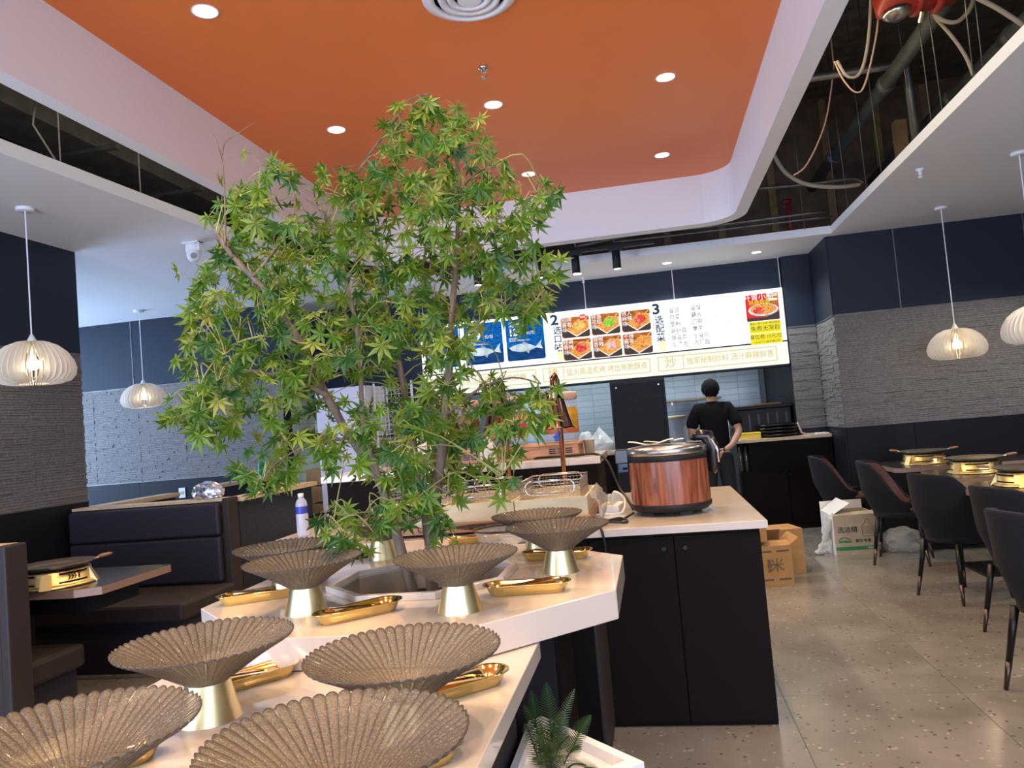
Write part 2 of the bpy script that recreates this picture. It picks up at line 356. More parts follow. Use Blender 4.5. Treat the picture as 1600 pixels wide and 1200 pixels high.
# ------------------------------------------------------------------ the setting
floor = struct(MB().box((-9, -3, -.12), (6, 12.5, -.004)).build('floor', 'grout'))
tm = MB().box((-.3988, -.3988, -.02), (.3988, .3988, 0)).mesh('tile', 'terrazzo')
for i in range(13):
    for j in range(16):
        o = link('tile', tm, floor); o.location = (-4.7+.8*i, -.45+.8*j, 0)
slab = struct(MB().box((-9, -3, 5.0), (6, 12.5, 5.2)).build('ceiling', 'slab'))
for y in (3.2, 6.1): MB().box((-9, y, 4.6), (6, y+.35, 5.0)).build('concrete_beam', 'slab', slab)
cl = struct(MB().prism([(-9, -2.5), (-3.66, -2.5), (-2.98, 8.53), (-9, 8.53)], 3.1, 3.18).build('ceiling', 'white'))
cr = struct(MB().prism([(1.985, -2.5), (6, -2.5), (6, 9.3), (1.985, 9.3)], 3.1, 3.175).build('ceiling', 'white'))
cs = struct(MB().prism([(-2.98, 8.29), (1.985, 8.29), (1.985, 9.5), (-4.6, 9.5), (-4.6, 8.53), (-2.98, 8.53)], 3.1, 3.18).build('ceiling', 'white'))
def ringloop(x0, y0, x1, y1, r): return rrect(x0, y0, x1, y1, r, 8)
inn = ringloop(-2.575, -2.2, .885, 7.15, .30); out = ringloop(-2.665, -2.3, .99, 7.3, .36); n = len(inn)
b = MB(); vs = []
for z in (3.1, ORZ):
    vs += [(x, y, z) for x, y in inn]; vs += [(x, y, z) for x, y in out]
fs = []
for i in range(n):
    j = (i+1) % n
    fs += [(i, j, n+j, n+i), (2*n+i, 2*n+j, j, i), (n+i, n+j, 3*n+j, 3*n+i)]
tray = struct(b.add(vs, fs).build('ceiling', 'white'))
MB().prism(ringloop(-2.62, -2.25, .935, 7.22, .32), ORZ, ORZ+.03).build('orange_panel', 'orange', tray)
# upper rough walls above the suspended ceilings
wu = struct(MB().box((-6, 9.55, 3.19), (6, 9.7, 5)).build('wall_upper', 'upperwall'))
struct(MB().box((-4.95, -2.5, 3.19), (-4.8, 9.55, 5)).build('wall_upper', 'navy'))
struct(MB().box((5.2, -2.5, 3.19), (5.35, 9.55, 5)).build('wall_upper', 'upperwall'))
for x in (.35, 1.0, 1.62, 2.28, 2.86, 3.4): MB().box((x, 9.49, 3.2), (x+.085, 9.55, 4.95), 0).build('timber_stud', 'timber', wu)

def strips(p0, d, nrm, wd, z0, z1, seed):
    r = random.Random(seed); b = MB(); z = z0; p0 = Vector(p0); d = Vector(d); nrm = Vector(nrm)
    while z < z1-.004:
        h = min(r.uniform(.015, .026), z1-z); x = 0
        while x < wd-.002:
            l = min(r.uniform(.09, .34), wd-x)
            if wd-x-l < .04: l = wd-x
            t = r.uniform(.004, .014); t2 = t+r.uniform(-.003, .004)
            a = p0+d*x; c = p0+d*(x+l)
            q = [a+nrm*t, c+nrm*t2, c+nrm*t2, a+nrm*t, a, c, c, a]
            zz = [z+.001, z+.001, z+h-.001, z+h-.001]*2
            b.add([(v.x, v.y, k) for v, k in zip(q, zz)], [(0, 1, 2, 3), (4, 0, 3, 7), (1, 5, 6, 2), (3, 2, 6, 7), (4, 5, 1, 0)])
            x += l
        z += h
    return b
def wallface(wall, p0, d, nrm, length, top=3.1, seam=2.265, low=1.105, step=.62, pstep=1.22, upper='navy', off=0):
    p0 = Vector(p0); d = Vector(d); nrm = Vector(nrm)
    def slabpc(a, l, z0, z1, th, name, m):
        q0 = p0+d*(a+.002); q1 = p0+d*(a+l-.002)+nrm*th
        MB().box((min(q0.x, q1.x), min(q0.y, q1.y), z0), (max(q0.x, q1.x), max(q0.y, q1.y), z1)).build(name, m, wall)
    x = 0; k = 0
    while x < length-.01:
        l = min(step if k or not off else off, length-x)
        strips(p0+d*x, d, nrm, l, low, seam, hash((round(p0.x*7), k)) % 9999).build('stone_panel', 'stone', wall, fix=False)
        x += l; k += 1
    x = 0; k = 0
    while x < length-.01:
        l = min(pstep if k or not off else off*1.3, length-x)
        slabpc(x, l, seam+.012, top, .012, 'wall_panel', upper); slabpc(x, l, .0, low-.006, .014, 'wainscot_panel', 'navy2')
        if x > 0: slabpc(x-.007, .014, seam, top, .016, 'metal_seam', 'galv')
        x += l; k += 1
    slabpc(0, length, seam, seam+.01, .016, 'metal_trim', 'galv'); slabpc(0, length, low-.008, low, .02, 'metal_trim', 'galv')
wl = struct(MB().box((-4.95, -2.5, 0), (-4.45, 5.43, 3.1)).build('wall_left', 'navy2'))
wallface(wl, (-4.45, 1.8, 0), (0, 1, 0), (1, 0, 0), 3.63)
wb = struct(MB().box((-9, 8.55, 0), (-4.3, 8.75, 3.1)).build('wall_back', 'navy2'))
wallface(wb, (-8.7, 8.55, 0), (1, 0, 0), (0, -1, 0), 4.4)
wr = struct(MB().box((1.965, 8.445, 0), (6, 9.5, 3.1)).build('wall_right', 'navy2'))
wallface(wr, (1.965, 8.445, 0), (1, 0, 0), (0, -1, 0), 3.6, off=.50)
wallface(wr, (1.965, 9.3, 0), (0, -1, 0), (-1, 0, 0), .855)
struct(MB().box((5.2, -2.5, 0), (5.4, 8.4, 3.1)).build('wall_right', 'navy2'))
wm = struct(MB().box((-4.3, 9.36, 1.83), (1.64, 9.5, 3.1)).build('wall_back', 'navy2'))
for x0, x1 in ((-4.3, -3.75), (-3.75, -2.72), (-2.72, -1.69), (-1.69, -.66), (-.66, .40), (.40, 1.62)):
    MB().box((x0+.003, 9.345, 1.84), (x1-.003, 9.36, 3.1)).build('wall_panel', 'navy', wm)
    MB().box((x1-.005, 9.338, 2.5), (x1+.005, 9.36, 3.1)).build('metal_seam', 'steel', wm)
wp = struct(MB().box((1.64, 9.3, 0), (1.965, 11.5, 3.1)).build('wall_right', 'navy2'))
wallface(wp, (1.64, 9.3, 0), (1, 0, 0), (0, -1, 0), .31)
# tiled kitchen walls
wk = struct(MB().box((-4.4, 11.5, 0), (2.2, 11.65, 3.0)).build('wall_back', 'grout'))
tk = MB().box((-.148, -.006, -.043), (.148, 0, .043)).mesh('tile', 'tile')
for j in range(13):
    for i in range(13):
        o = link('tile', tk, wk); o.location = (1.415-.3*i, 11.5, 1.0+.09*j)
wk2 = struct(MB().box((-4.5, 8.75, 0), (-4.3, 11.5, 3.0)).build('wall_left', 'grout'))
tk2 = MB().box((0, -.148, -.048), (.006, .148, .048)).mesh('tile', 'tilegreen')
for j in range(20):
    for i in range(9):
        o = link('tile', tk2, wk2); o.location = (-4.3, 8.9+.3*i, .1+.1*j)
struct(MB().box((-4.4, 9.5, 2.9), (1.7, 11.6, 2.95)).build('ceiling', 'white'))
l = bpy.data.lights.new('kitchen_lamp', 'AREA'); l.shape = 'RECTANGLE'; l.size = 3.6; l.size_y = .6; l.energy = 34; l.color = (.80, .92, 1)
o = bpy.data.objects.new('kitchen_lamp', l); COL.objects.link(o); o.location = (-1, 10.4, 2.85)

# ------------------------------------------------------------------ lights on the ceilings
def downlight(x, y, z, r, label, group):
    t = thing('downlight', label, 'light', (x, y, z), 0, group)
    MB().lathe([(r*.98, -.001), (r*1.18, -.004), (r*1.16, 0)], n=24, cap=False).build('trim_ring', 'white', t, True, world=False)
    MB().lathe([(0.0001, -.003), (r, -.003)], n=24, cap=False).build('diffuser', 'whitebulb', t, world=False)
names = {(-1.95, 3.35): 'round recessed downlight high at the top left of the orange ceiling', (-1.95, 4.94): 'round recessed downlight on orange ceiling above the bare twig of the maple',
         (-.84, 4.94): 'round recessed downlight with loose trim on orange ceiling behind the sprinkler', (-.84, 6.45): 'round downlight on orange ceiling near the back edge above the maple',
         (.29, 4.94): 'round downlight at the right of the orange ceiling, level with the sprinkler', (.29, 6.45): 'round downlight nearest the rounded back corner of the orange ceiling'}
for gx, gy in GRID:
    if (gx, gy) in names: downlight(gx, gy, ORZ, .056, names[gx, gy], 'downlights in the orange ceiling')
for x, y, lb in ((-.69, 8.877, 'small downlight in white soffit beside a black track spotlight'), (.335, 8.857, 'small downlight in white soffit above the middle of the menu board'), (1.316, 8.837, 'small downlight in white soffit above the right end of the menu board')):
    downlight(x, y, 3.1, .05, lb, 'small downlights over the menu board')
t = thing('air_diffuser', 'round white ceiling air diffuser with concentric rings at the top edge', 'vent', (-.69, 3.62, ORZ))
MB().lathe([(.235, 0), (.235, -.012), (.19, -.03), (.175, -.02), (.185, 0)], n=40).build('outer_ring', 'white', t, True, world=False)
for r in (.15, .105): MB().lathe([(r+.012, -.005), (r, -.032), (r-.03, -.022), (r-.02, 0)], n=36).build('inner_ring', 'white', t, True, world=False)
MB().lathe([(.001, -.03), (.06, -.03), (.05, 0)], n=24).build('core', 'white', t, world=False)
t = thing('fire_sprinkler', 'chrome pendent fire sprinkler hanging from the orange ceiling', 'sprinkler', (-.789, 4.395, ORZ))
MB().lathe([(.034, 0), (.03, -.014), (.012, -.018), (.012, -.032), (.004, -.032)], n=16).build('escutcheon', 'chrome', t, True, world=False)
MB().tube([(.012, 0, -.03), (.014, 0, -.05), (.004, 0, -.062)], .003).tube([(-.012, 0, -.03), (-.014, 0, -.05), (-.004, 0, -.062)], .003).build('yoke', 'chrome', t, world=False)
MB().lathe([(.003, -.058), (.018, -.066), (.018, -.069)], n=12).build('deflector', 'chrome', t, world=False)
for (u, v, lb) in ((1437, 264, 'white fire sprinkler under the white ceiling on the right'), (911, 433, 'small white sprinkler under the soffit beside a wall seam')):
    p = onz(u, v, 3.1); t = thing('fire_sprinkler', lb, 'sprinkler', p)
    MB().lathe([(.03, 0), (.026, -.014), (.013, -.02), (.012, -.045), (.006, -.05)], n=14).build('escutcheon', 'white', t, True, world=False)
    MB().lathe([(.006, -.05), (.018, -.058), (.018, -.062), (.003, -.075)], n=12).build('deflector', 'white', t, world=False)
p = Vector((-1.716, 8.65, 3.1)); t = thing('smoke_detector', 'round white smoke detector under the soffit behind the maple leaves', 'detector', p)
MB().lathe([(.065, 0), (.065, -.02), (.05, -.03)], n=20).build('base', 'white', t, True, world=False)
MB().lathe([(.05, -.03), (.05, -.045), (.03, -.06), (.001, -.06)], n=20).build('sensor', 'black2', t, True, world=False)
p = Vector((-3.5, 5.6, 3.1)); t = thing('security_camera', 'white dome security camera under the left white ceiling', 'camera', p)
MB().box((-.07, -.05, -.014), (.07, .05, 0)).box((.055, -.03, -.075), (.07, .03, 0)).build('bracket', 'white', t, world=False, bevel=.003)
MB().lathe([(.052, -.014), (.056, -.03), (.056, -.075), (.05, -.08)], n=24).build('body', 'white', t, True, world=False)
MB().lathe([(.05, -.075), (.052, -.1), (.047, -.13), (.033, -.152), (.001, -.16)], n=24).build('dome', 'white', t, True, world=False)
d = (EYE-p).normalized(); c = Vector((0, 0, -.112))+Vector((d.x, d.y, -.12)).normalized()*.043
MB().tube([c, c+Vector((d.x, d.y, -.15))*.012], .024, 18).build('lens', 'camlens', t, world=False)
# pendant lamps: upright fins round a bulb
PD = .50
def pendant(loc, drop, label):
    t = thing('pendant_lamp', label, 'lamp', loc, 0, 'pumpkin-shaped pendant lamps')
    zt = -drop+.27
    MB().lathe([(.055, 0), (.055, -.018), (.05, -.022)], n=24).build('ceiling_rose', 'white', t, True, world=False)
    MB().tube([(0, 0, -.02), (0, 0, zt+.04)], .0045, 6).build('cord', 'white', t, world=False)
    MB().lathe([(.008, zt+.055), (.02, zt+.03), (.03, zt+.012), (.03, zt-.012), (.02, zt-.05), (.02, zt-.09)], n=18).build('lamp_holder', 'lampshade', t, True, world=False)
    prof = [(.032, 0), (.09, .004), (.15, -.022), (.20, -.065), (.235, -.12), (.25, -.17), (.243, -.215), (.215, -.25), (.16, -.268), (.10, -.272), (.085, -.268), (.085, -.235), (.13, -.228), (.17, -.19), (.175, -.15), (.15, -.10), (.10, -.055), (.032, -.025)]
    k = len(prof)
    fm = MB().add([(r, -.0022, zt+z) for r, z in prof]+[(r, .0022, zt+z) for r, z in prof], [(i, (i+1) % k, k+(i+1) % k, k+i) for i in range(k)]+
        [f for i in range(k//2-1) for f in ((i, i+1, k-2-i, k-1-i), (k+k-1-i, k+k-2-i, k+i+1, k+i))]).mesh('fin', 'lampshade')
    for i in range(40):
        o = link('fin', fm, t); o.rotation_euler = (0, 0, 2*math.pi*i/40)
    MB().lathe([(.108, zt-.236), (.118, zt-.236), (.118, zt-.242), (.108, zt-.242), (.108, zt-.236)], n=40, cap=False).build('ring', 'lampshade', t, world=False)
    MB().lathe([(.013, zt-.085), (.018, zt-.1), (.033, zt-.125), (.036, zt-.145), (.028, zt-.168), (.001, zt-.178)], n=18).build('bulb', 'bulb', t, True, world=False)
    l = bpy.data.lights.new('pendant_glow', 'POINT'); l.energy = 7; l.color = (1, .72, .42); l.shadow_soft_size = .04
    o = bpy.data.objects.new('pendant_glow', l); COL.objects.link(o); o.parent = t; o.location = (0, 0, zt-.145); ORIG[o.name] = ORIG[t.name]
pendant((-3.896, 4.338, 3.1), 1.16, 'white slatted pumpkin pendant lamp in front of the stone column')
pendant((-5.707, 7.952, 3.1), 1.13, 'white slatted pumpkin pendant lamp over the far left booths')
pendant((2.829, 7.702, 3.1), 1.42, 'white slatted pumpkin pendant lamp over the stove tables')
pendant((2.832, 6.162, 3.1), 1.41, 'white slatted pendant lamp cut by the picture edge')
# track lights
t = thing('track_light_rail', 'black track rail hanging in the dark gap before the menu soffit', 'rail', (-1, 7.8, 3.11))
MB().box((-2.0, 7.78, 3.11), (.19, 7.82, 3.14)).build('track', 'black2', t)
for x in (-1.85, -.12): MB().tube([(x, 7.8, 3.14), (x, 7.8, 5)], .004).build('hanger', 'galv', t)
def trackspot(x, lb):
    t = thing('track_spotlight', lb, 'spotlight', (x, 7.8, 3.112), 0, 'black cylinder spotlights on the track')
    MB().box((-.07, -.018, -.03), (.07, .018, 0)).build('adapter', 'black2', t, world=False)
    MB().lathe([(.036, -.03), (.042, -.035), (.042, -.207), (.036, -.211)], n=24).build('housing', 'black2', t, True, world=False)
    MB().lathe([(.001, -.212), (.035, -.212)], n=20, cap=False).build('lens', 'whitebulb', t, world=False)
for x, lb in ((-1.648, 'black cylinder track spotlight glimpsed between maple leaves'), (-.964, 'black cylinder track spotlight at the edge of the maple crown'), (-.615, 'black cylinder track spotlight beside a soffit downlight'), (-.2, 'black cylinder track spotlight nearest the rail end')): trackspot(x, lb)
# services in the open ceiling
def simple(name, label, cat, b, m, group=None, smooth=True):
    return tag(b.build(name, m, smooth=smooth), label, cat, group)
def pipe(name, label, cat, pts, r, m, group=None, n=10, couplings=()):
    o = simple(name, label, cat, MB().tube(pts, r, n), m, group)
    for c, d in couplings: MB().tube([Vector(c)-Vector(d)*.05, Vector(c)+Vector(d)*.05], r*1.25, n).build('coupling', m, o, True)
pipe('drain_pipe', 'thick grey pipe running toward the brown wall left of the other pipe', 'pipe', [(2.12, 2, 3.92), (2.12, 9.5, 3.92)], .06, 'pipe', couplings=[((2.12, 6.6, 3.92), (0, 1, 0)), ((2.12, 8.4, 3.92), (0, 1, 0))])
pipe('drain_pipe', 'thick grey pipe just above the right ceiling edge', 'pipe', [(2.80, 2, 3.9), (2.80, 9.5, 3.9)], .065, 'pipe', couplings=[((2.80, 6.0, 3.9), (0, 1, 0)), ((2.8, 7.1, 3.9), (0, 1, 0))])
p = ony(1415, 95, 6.7)
pipe('sprinkler_pipe', 'dusty steel pipe crossing the open ceiling and dropping down', 'pipe', [(-2.5, 6.7, p.z-.02), (p.x-.04, 6.7, p.z-.02), (p.x, 6.7, p.z-.06), (p.x+.02, 6.7, 3.2)], .035, 'galv')
a = onz(1420, -8, 3.9)
t = thing('red_valve', 'red painted pipe valve with bolted clamp at the top edge', 'valve', a)
MB().tube([a+Vector((-.20, 0, .02)), a+Vector((-.16, 0, .02)), a+Vector((-.1, 0, 0)), a+Vector((.26, 0, 0))], [.06, .13, .13, .10], 16).build('body', 'redpaint', t, True)
for q in (.02, .14): MB().tube([a+Vector((q, 0, 0)), a+Vector((q+.04, 0, 0))], .135, 16).build('clamp', 'redpaint', t, True)
MB().lathe([(.09, 0), (.08, -.03), (.05, -.05), (.001, -.055)], a+Vector((-.09, -.02, -.1)), 16).build('cap', 'steel', t, True)
MB().tube([a+Vector((.06, -.03, -.13)), a+Vector((.06, .03, -.17))], .015, 8).build('bolt', 'steel', t)
def sagline(us, Y, r, m, name, label, cat, up=True):
    pts = [ony(u, v, Y) for u, v in us]; sm = []
    for i in range(len(pts)-1):
        p0, p1, p2, p3 = pts[max(i-1, 0)], pts[i], pts[i+1], pts[min(i+2, len(pts)-1)]
        for k in range(5):
            q = k/5; sm.append(.5*((2*p1)+(p2-p0)*q+(2*p0-5*p1+4*p2-p3)*q*q+(3*p1-p0-3*p2+p3)*q**3))
    if up: sm = [Vector((sm[0].x, Y, 5.0))]+sm
    simple(name, label, cat, MB().tube(sm+[pts[-1]], r, 6), m)
sagline([(1362, -30), (1357, 60), (1345, 112), (1325, 120), (1308, 95)], 5.2, .010, 'cable', 'cable', 'grey cable loop hanging beside the orange tray', 'cable')
sagline([(1376, -30), (1370, 50), (1352, 130), (1337, 144), (1318, 125), (1304, 96)], 5.25, .006, 'pinkwire', 'cable', 'pale twisted wire loop hanging beside the grey cable loop', 'cable')
sagline([(1303, 105), (1290, 190), (1262, 255), (1240, 274)], 6.8, .007, 'pinkwire', 'cable', 'pinkish wire pair drooping in front of the brown upper wall', 'cable')
sagline([(1208, 240), (1228, 270), (1262, 288), (1310, 292), (1345, 288)], 7.6, .02, 'cable', 'conduit', 'thick grey flexible conduit sagging below the brown upper wall', 'conduit')
sagline([(1450, 10), (1470, 30), (1495, 34), (1515, 15), (1523, -10)], 5.2, .014, 'cable', 'cable', 'grey cable drooping in a loop below the red valve', 'cable')
sagline([(1462, 28), (1490, 60), (1510, 90), (1521, 118)], 5.3, .012, 'cable', 'cable', 'grey cable falling from the red valve to the ceiling edge', 'cable')
sagline([(1525, -4), (1560, 14), (1600, 40)], 5.0, .016, 'cable', 'conduit', 'pale conduit crossing above the right ceiling at the corner', 'conduit')
sagline([(1185, 295), (1260, 288), (1330, 280), (1350, 286)], 8.0, .018, 'galv', 'conduit', 'straight steel conduit behind the sagging flexible conduit', 'conduit')
sagline([(900, 385), (1000, 365), (1120, 352), (1290, 330)], 8.15, .016, 'galv', 'conduit', 'steel conduit running along the gap behind the orange tray', 'conduit')
sagline([(960, 378), (1100, 362), (1300, 338)], 8.2, .012, 'galv', 'conduit', 'thinner steel conduit below the one along the tray gap', 'conduit')
p = ony(1237, 330, 8.6); simple('riser_pipe', 'red painted vertical pipe in the gap above the menu soffit', 'pipe', MB().tube([(p.x, 8.75, 3.19), (p.x, 8.75, 3.62)], .028, 10).tube([(p.x-.06, 8.75, 3.6), (p.x+.04, 8.75, 3.6)], .03, 8), 'redwire')
p = ony(1404, 190, 7.6); simple('timber_post', 'raw timber post hanging down in the open ceiling', 'post', MB().box((p.x-.05, 7.55, 3.19), (p.x+.05, 7.65, 3.93)), 'timber', smooth=False)
rods = [(1392, -20, 5.6), (1431, 60, 5.4), (1505, -10, 5.0), (1416, 100, 6.2), (1530, 60, 5.4), (1330, 120, 7.2), (1360, 110, 6.8), (1290, 170, 8.0), (1310, 180, 7.8), (1252, 310, 8.2)]
for u, v, Y in rods:
    p = ony(u, v, Y)
    if p.x < 2.05: p.x = max(p.x, 1.15) if Y > 7.3 else max(p.x, 2.06)
    simple('hanger_rod', 'thin threaded ceiling hanger rod in the right hand open ceiling', 'rod', MB().tube([(p.x, Y, 3.15), (p.x+rnd.uniform(-.05, .05), Y, 5.0)], .0042, 5), 'galv', 'hanger rods right of the orange tray')
def lx(y): return -3.66+.0617*(y+2.5)
for y in (3.12, 3.95, 4.62, 5.55, 6.5):
    simple('hanger_rod', 'thin steel hanger rod in the dark gap left of the orange tray', 'rod', MB().tube([(lx(y)-.03, y, 3.18), (lx(y)-.03, y, 5.0)], .005, 5), 'cable', 'hanger rods left of the orange tray')
simple('bent_wire', 'bent steel wire hook in the dark gap left of the tray', 'wire', MB().tube([(lx(3.9)-.02, 3.93, 3.16), (lx(3.9)-.05, 3.78, 3.36), (lx(3.9)-.1, 3.86, 3.5)], .006, 5), 'cable')
t = thing('cable_trunking', 'long dark steel trunking above the left white ceiling', 'trunking', (-3.9, 3, 3.45))
MB().box((-3.95, -1, 3.55), (-3.55, 8.4, 3.57)).box((-3.57, -1, 3.57), (-3.55, 8.4, 3.80)).build('channel', 'galv', t)
for y in (2.5, 3.6, 4.6, 5.6, 6.6): MB().box((-3.98, y, 3.52), (-3.4, y+.04, 3.55)).build('support_bar', 'galv', t)
t = thing('air_duct', 'dark grey ventilation duct in the gap behind the orange tray', 'duct', (-1, 8.3, 3.6))
MB().box((-2.4, 7.62, 3.45), (-.75, 8.25, 3.8)).build('duct_body', 'galv', t, bevel=.01)
for x in (-2.3, -.9): MB().tube([(x, 7.95, 3.79), (x, 7.95, 5)], .008, 6).build('hanger', 'galv', t)
MB().box((-2.0, 7.55, 3.42), (-1.6, 7.62, 3.82)).box((-.85, 7.6, 3.42), (-.8, 8.27, 3.83)).build('flange', 'galv', t)
# ------------------------------------------------------------------ menu board over the kitchen pass
BY = 9.25
t = thing('menu_board', 'long backlit white menu board with fish panels and dish photos', 'sign', (-.55, BY, 1.85))
board = t
MB().box((-2.75, BY, 2.125), (1.617, 9.33, 2.735)).build('menu_panel', 'signwhite', t)
MB().box((-2.75, BY, 1.855), (1.617, 9.33, 2.108)).build('slogan_panel', 'signcream', t)
MB().box((-2.76, BY+.01, 2.106), (1.62, 9.335, 2.127)).build('divider', 'black2', t)
def bp(u, v): p = ony(u, v, BY); return p.x, p.z
def btext(s, size, u, v, m, par=None, sq=1, al='CENTER', dy=.004): x, z = bp(u, v); return text(s, size, (x, BY-dy, z), m, par or t, squeeze=sq, align=al)
def plate(name, poly, m, par, k): return MB().plate(poly, BY-.002*k, .0015).build(name, m, par)
# fish panels
for (u0, u1, vb, vt, price, nm) in ((667, 721, 581, 521, '149', '江团'), (729, 789, 573, 513, '159', '鲈鱼'), (794, 854, 567, 500, '129', '清波鱼')):
    x0, z0 = bp(u0, vb); x1, _ = bp(u1, vb); _, z1 = bp((u0+u1)/2, vt); x1 = max(x1, x0+.35)
    z0 = 2.19; z1 = 2.70
    f = plate('fish_panel', rrect(x0, z0, x1, z1, .025), 'sea', t, 1)
    plate('deep_water', rrect(x0, z0, x1, z0+.17, .025), 'seadark', f, 2)
    cx = (x0+x1)/2; cz = z0+.15; s = (x1-x0)*.44
    up = [(cx-s+2*s*.78*i/10, cz+.055*math.sin(math.pi*min(1, (i+.6)/11))**.8) for i in range(11)]
    tailp = [(cx+s*.62, cz+.012), (cx+s*.98, cz+.09), (cx+s*.90, cz+.03), (cx+s*1.0, cz-.03), (cx+s*.6, cz-.008)]
    dn = [(cx-s+2*s*.78*i/10, cz-.045*math.sin(math.pi*min(1, (i+.3)/11))**.8) for i in range(10, 0, -1)]
    plate('fish_print', up+tailp+dn, 'fish', f, 3)
    plate('fin_print', [(cx-.01, cz-.03), (cx+.05, cz-.035), (cx+.03, cz-.075)], 'fishfin', f, 4)
    plate('fin_print', [(cx-.05, cz+.045), (cx+.03, cz+.05), (cx-.02, cz+.075)], 'fishfin', f, 4)
    text(nm, .075, (x0+.04, BY-.006, z1-.07), 'signtext', f, align='LEFT')
    text(price, .115, (x0+.035, BY-.006, z1-.165), 'signtext', f, align='LEFT', bold=.004); text('元/份', .05, (x0+.255, BY-.006, z1-.18), 'signtext', f, align='LEFT')
    text('参考份量\n建议食用约500g(2-3人)', .026, (x0+.035, BY-.006, z1-.25), 'signtext', f, align='LEFT')
# section headings
for dgt, word, u, v in (('2', '选\n口\n味', 866, 501), ('3', '选\n配\n菜', 1025, 484)):
    x, z = bp(u, v); text(dgt, .17, (x, BY-.004, z), 'signnavy', t, squeeze=1.15, bold=.006)
    text(word, .105, (x+.025, BY-.004, z-.235), 'signnavy', t, bold=.002)
    plate('pale_note', rrect(x+.0, z-.50, x+.08, z-.36, .01), 'signpale', t, 1)
dishes = [('招牌酱香味', 'topyellow'), ('鲜香花椒味', 'topgreen'), ('诱人麻辣味', 'topred'), ('经典香辣味', 'topred'), ('豉椒香辣味', 'toppink'), ('不辣酱香味', 'noodle')]
for i, (nm, top) in enumerate(dishes):
    c, r_ = i % 3, i//3
    x0 = bp(876, 500)[0]+c*.362; x1 = x0+.343; z1 = 2.655-.272*r_; z0 = z1-.252
    f = plate('dish_photo', rrect(x0, z0, x1, z1, .025), 'board_orange', t, 1)
    wd = x1-x0; h = z1-z0; P = lambda a, b_: (x0+wd*a, z0+h*b_)
    plate('dark_plank_print', [P(.02, .10), P(.1, .01), P(.94, .01), P(.99, .08), P(.99, .42), P(.5, .02), P(.02, .55)], 'signdark', f, 2)
    plate('tray_print', [P(.16, .40), P(.52, .03), P(.99, .36), P(.99, .78), P(.62, .86), P(.40, .62)], 'signtext', f, 3)
    plate('noodle_print', [P(.18, .42), P(.52, .08), P(.97, .38), P(.97, .76), P(.74, .86), P(.56, .82), P(.38, .60)], 'noodle', f, 4)
    plate('topping_print', [P(.64+.21*math.cos(a*.628), .56+.22*math.sin(a*.628)) for a in range(10)], top, f, 5)
    plate('spoon_print', [P(.80, .78), P(.84, .76), P(.96, .93), P(.93, .95)], 'topyellow', f, 6)
    text('\n'.join((nm[:2], nm[2:4], nm[4:])), .062, P(.025, .64)[0:1]+(BY-.014,)+P(0, .62)[1:], 'signtext', f, align='LEFT')
    if i == 0:
        q = plate('red_badge', rrect(x0+wd*.68, z1-.05, x0+wd*.88, z1+.018, .005), 'signred', t, 5); text('招牌', .034, (x0+wd*.78, BY-.012, z1-.016), 'signtext', q)
cols = [(1057, 485, ['豆皮', '白菜', '宽粉', '金针菇', '鱼豆腐', '午餐肉']), (1091, 481, ['豆芽', '藕片', '海带', '魔芋', '土豆片', '方便面']), (1126, 474, ['香菇', '千页豆腐', '木耳', '竹笋尖'])]
for k, (u, v, ws) in enumerate(cols):
    x, z = bp(u, v)
    for i, s in enumerate(ws): text(s, .068, (x-.09, BY-.004, z-.082*i), 'signgrey' if k < 2 else 'signgrey', t, align='LEFT', squeeze=.92, bold=.001 if k < 2 else -.001)
# hot-dish poster and yellow notices
x0, z1 = bp(1163, 460); x1 = x0+.37; z1 = 2.69; z0 = z1-.315
f = plate('dish_poster', rrect(x0, z0, x1, z1, .015), 'signred', t, 1)
P = lambda a, b_: (x0+(x1-x0)*a, z0+(z1-z0)*b_)
plate('dark_strip_print', [P(.02, .0), P(.98, .0), P(.99, .3), P(.6, .12), P(.02, .13)], 'signdark', f, 2)
plate('orange_print', [P(.55, .6), P(.99, .55), P(.99, .98), P(.62, .98)], 'board_orange', f, 2)
plate('pot_print', [P(.52+.46*math.cos(a*.5236), .40+.24*math.sin(a*.5236)) for a in range(12)], 'fish', f, 3)
plate('noodle_print', [P(.52+.40*math.cos(a*.5236), .42+.20*math.sin(a*.5236)) for a in range(12)], 'noodle', f, 4)
plate('topping_print', [P(.38+.17*math.cos(a*.628), .38+.13*math.sin(a*.628)) for a in range(10)], 'topred', f, 5)
text('开胃小面', .085, P(.4, .86)[:1]+(BY-.014,)+P(0, .86)[1:], 'signtext', f); text('热辣鲜香', .06, P(.42, .68)[:1]+(BY-.014,)+P(0, .66)[1:], 'signyellow', f)
plate('cream_badge', rrect(*P(.66, .86), *P(.97, .97), .01), 'signpale', f, 6); plate('cream_badge', rrect(*P(.7, .7), *P(.97, .79), .01), 'signpale', f, 6)
text('+面0元', .03, P(.815, .915)[:1]+(BY-.016,)+P(0, .915)[1:], 'signnavy', f)
for (zc, hh, a, sa, b_, sb) in ((2.30, .068, '餐前小菜+水果+餐后甜品', .030, '免费无限取', .066), (2.165, .062, '餐位费:10元/位', .056, '1.2m以下儿童免餐位费', .030)):
    f = plate('yellow_notice', rrect(x0+.02, zc-hh, x1+.0, zc+hh, .012), 'signyellow', t, 1)
    first = sa < sb
    text(a, sa, ((x0+x1)/2+.01, BY-.006, zc+(.042 if first else .02)), 'signnavy', f); text(b_, sb, ((x0+x1)/2+.01, BY-.006, zc-(.018 if first else .038)), 'signnavy', f)
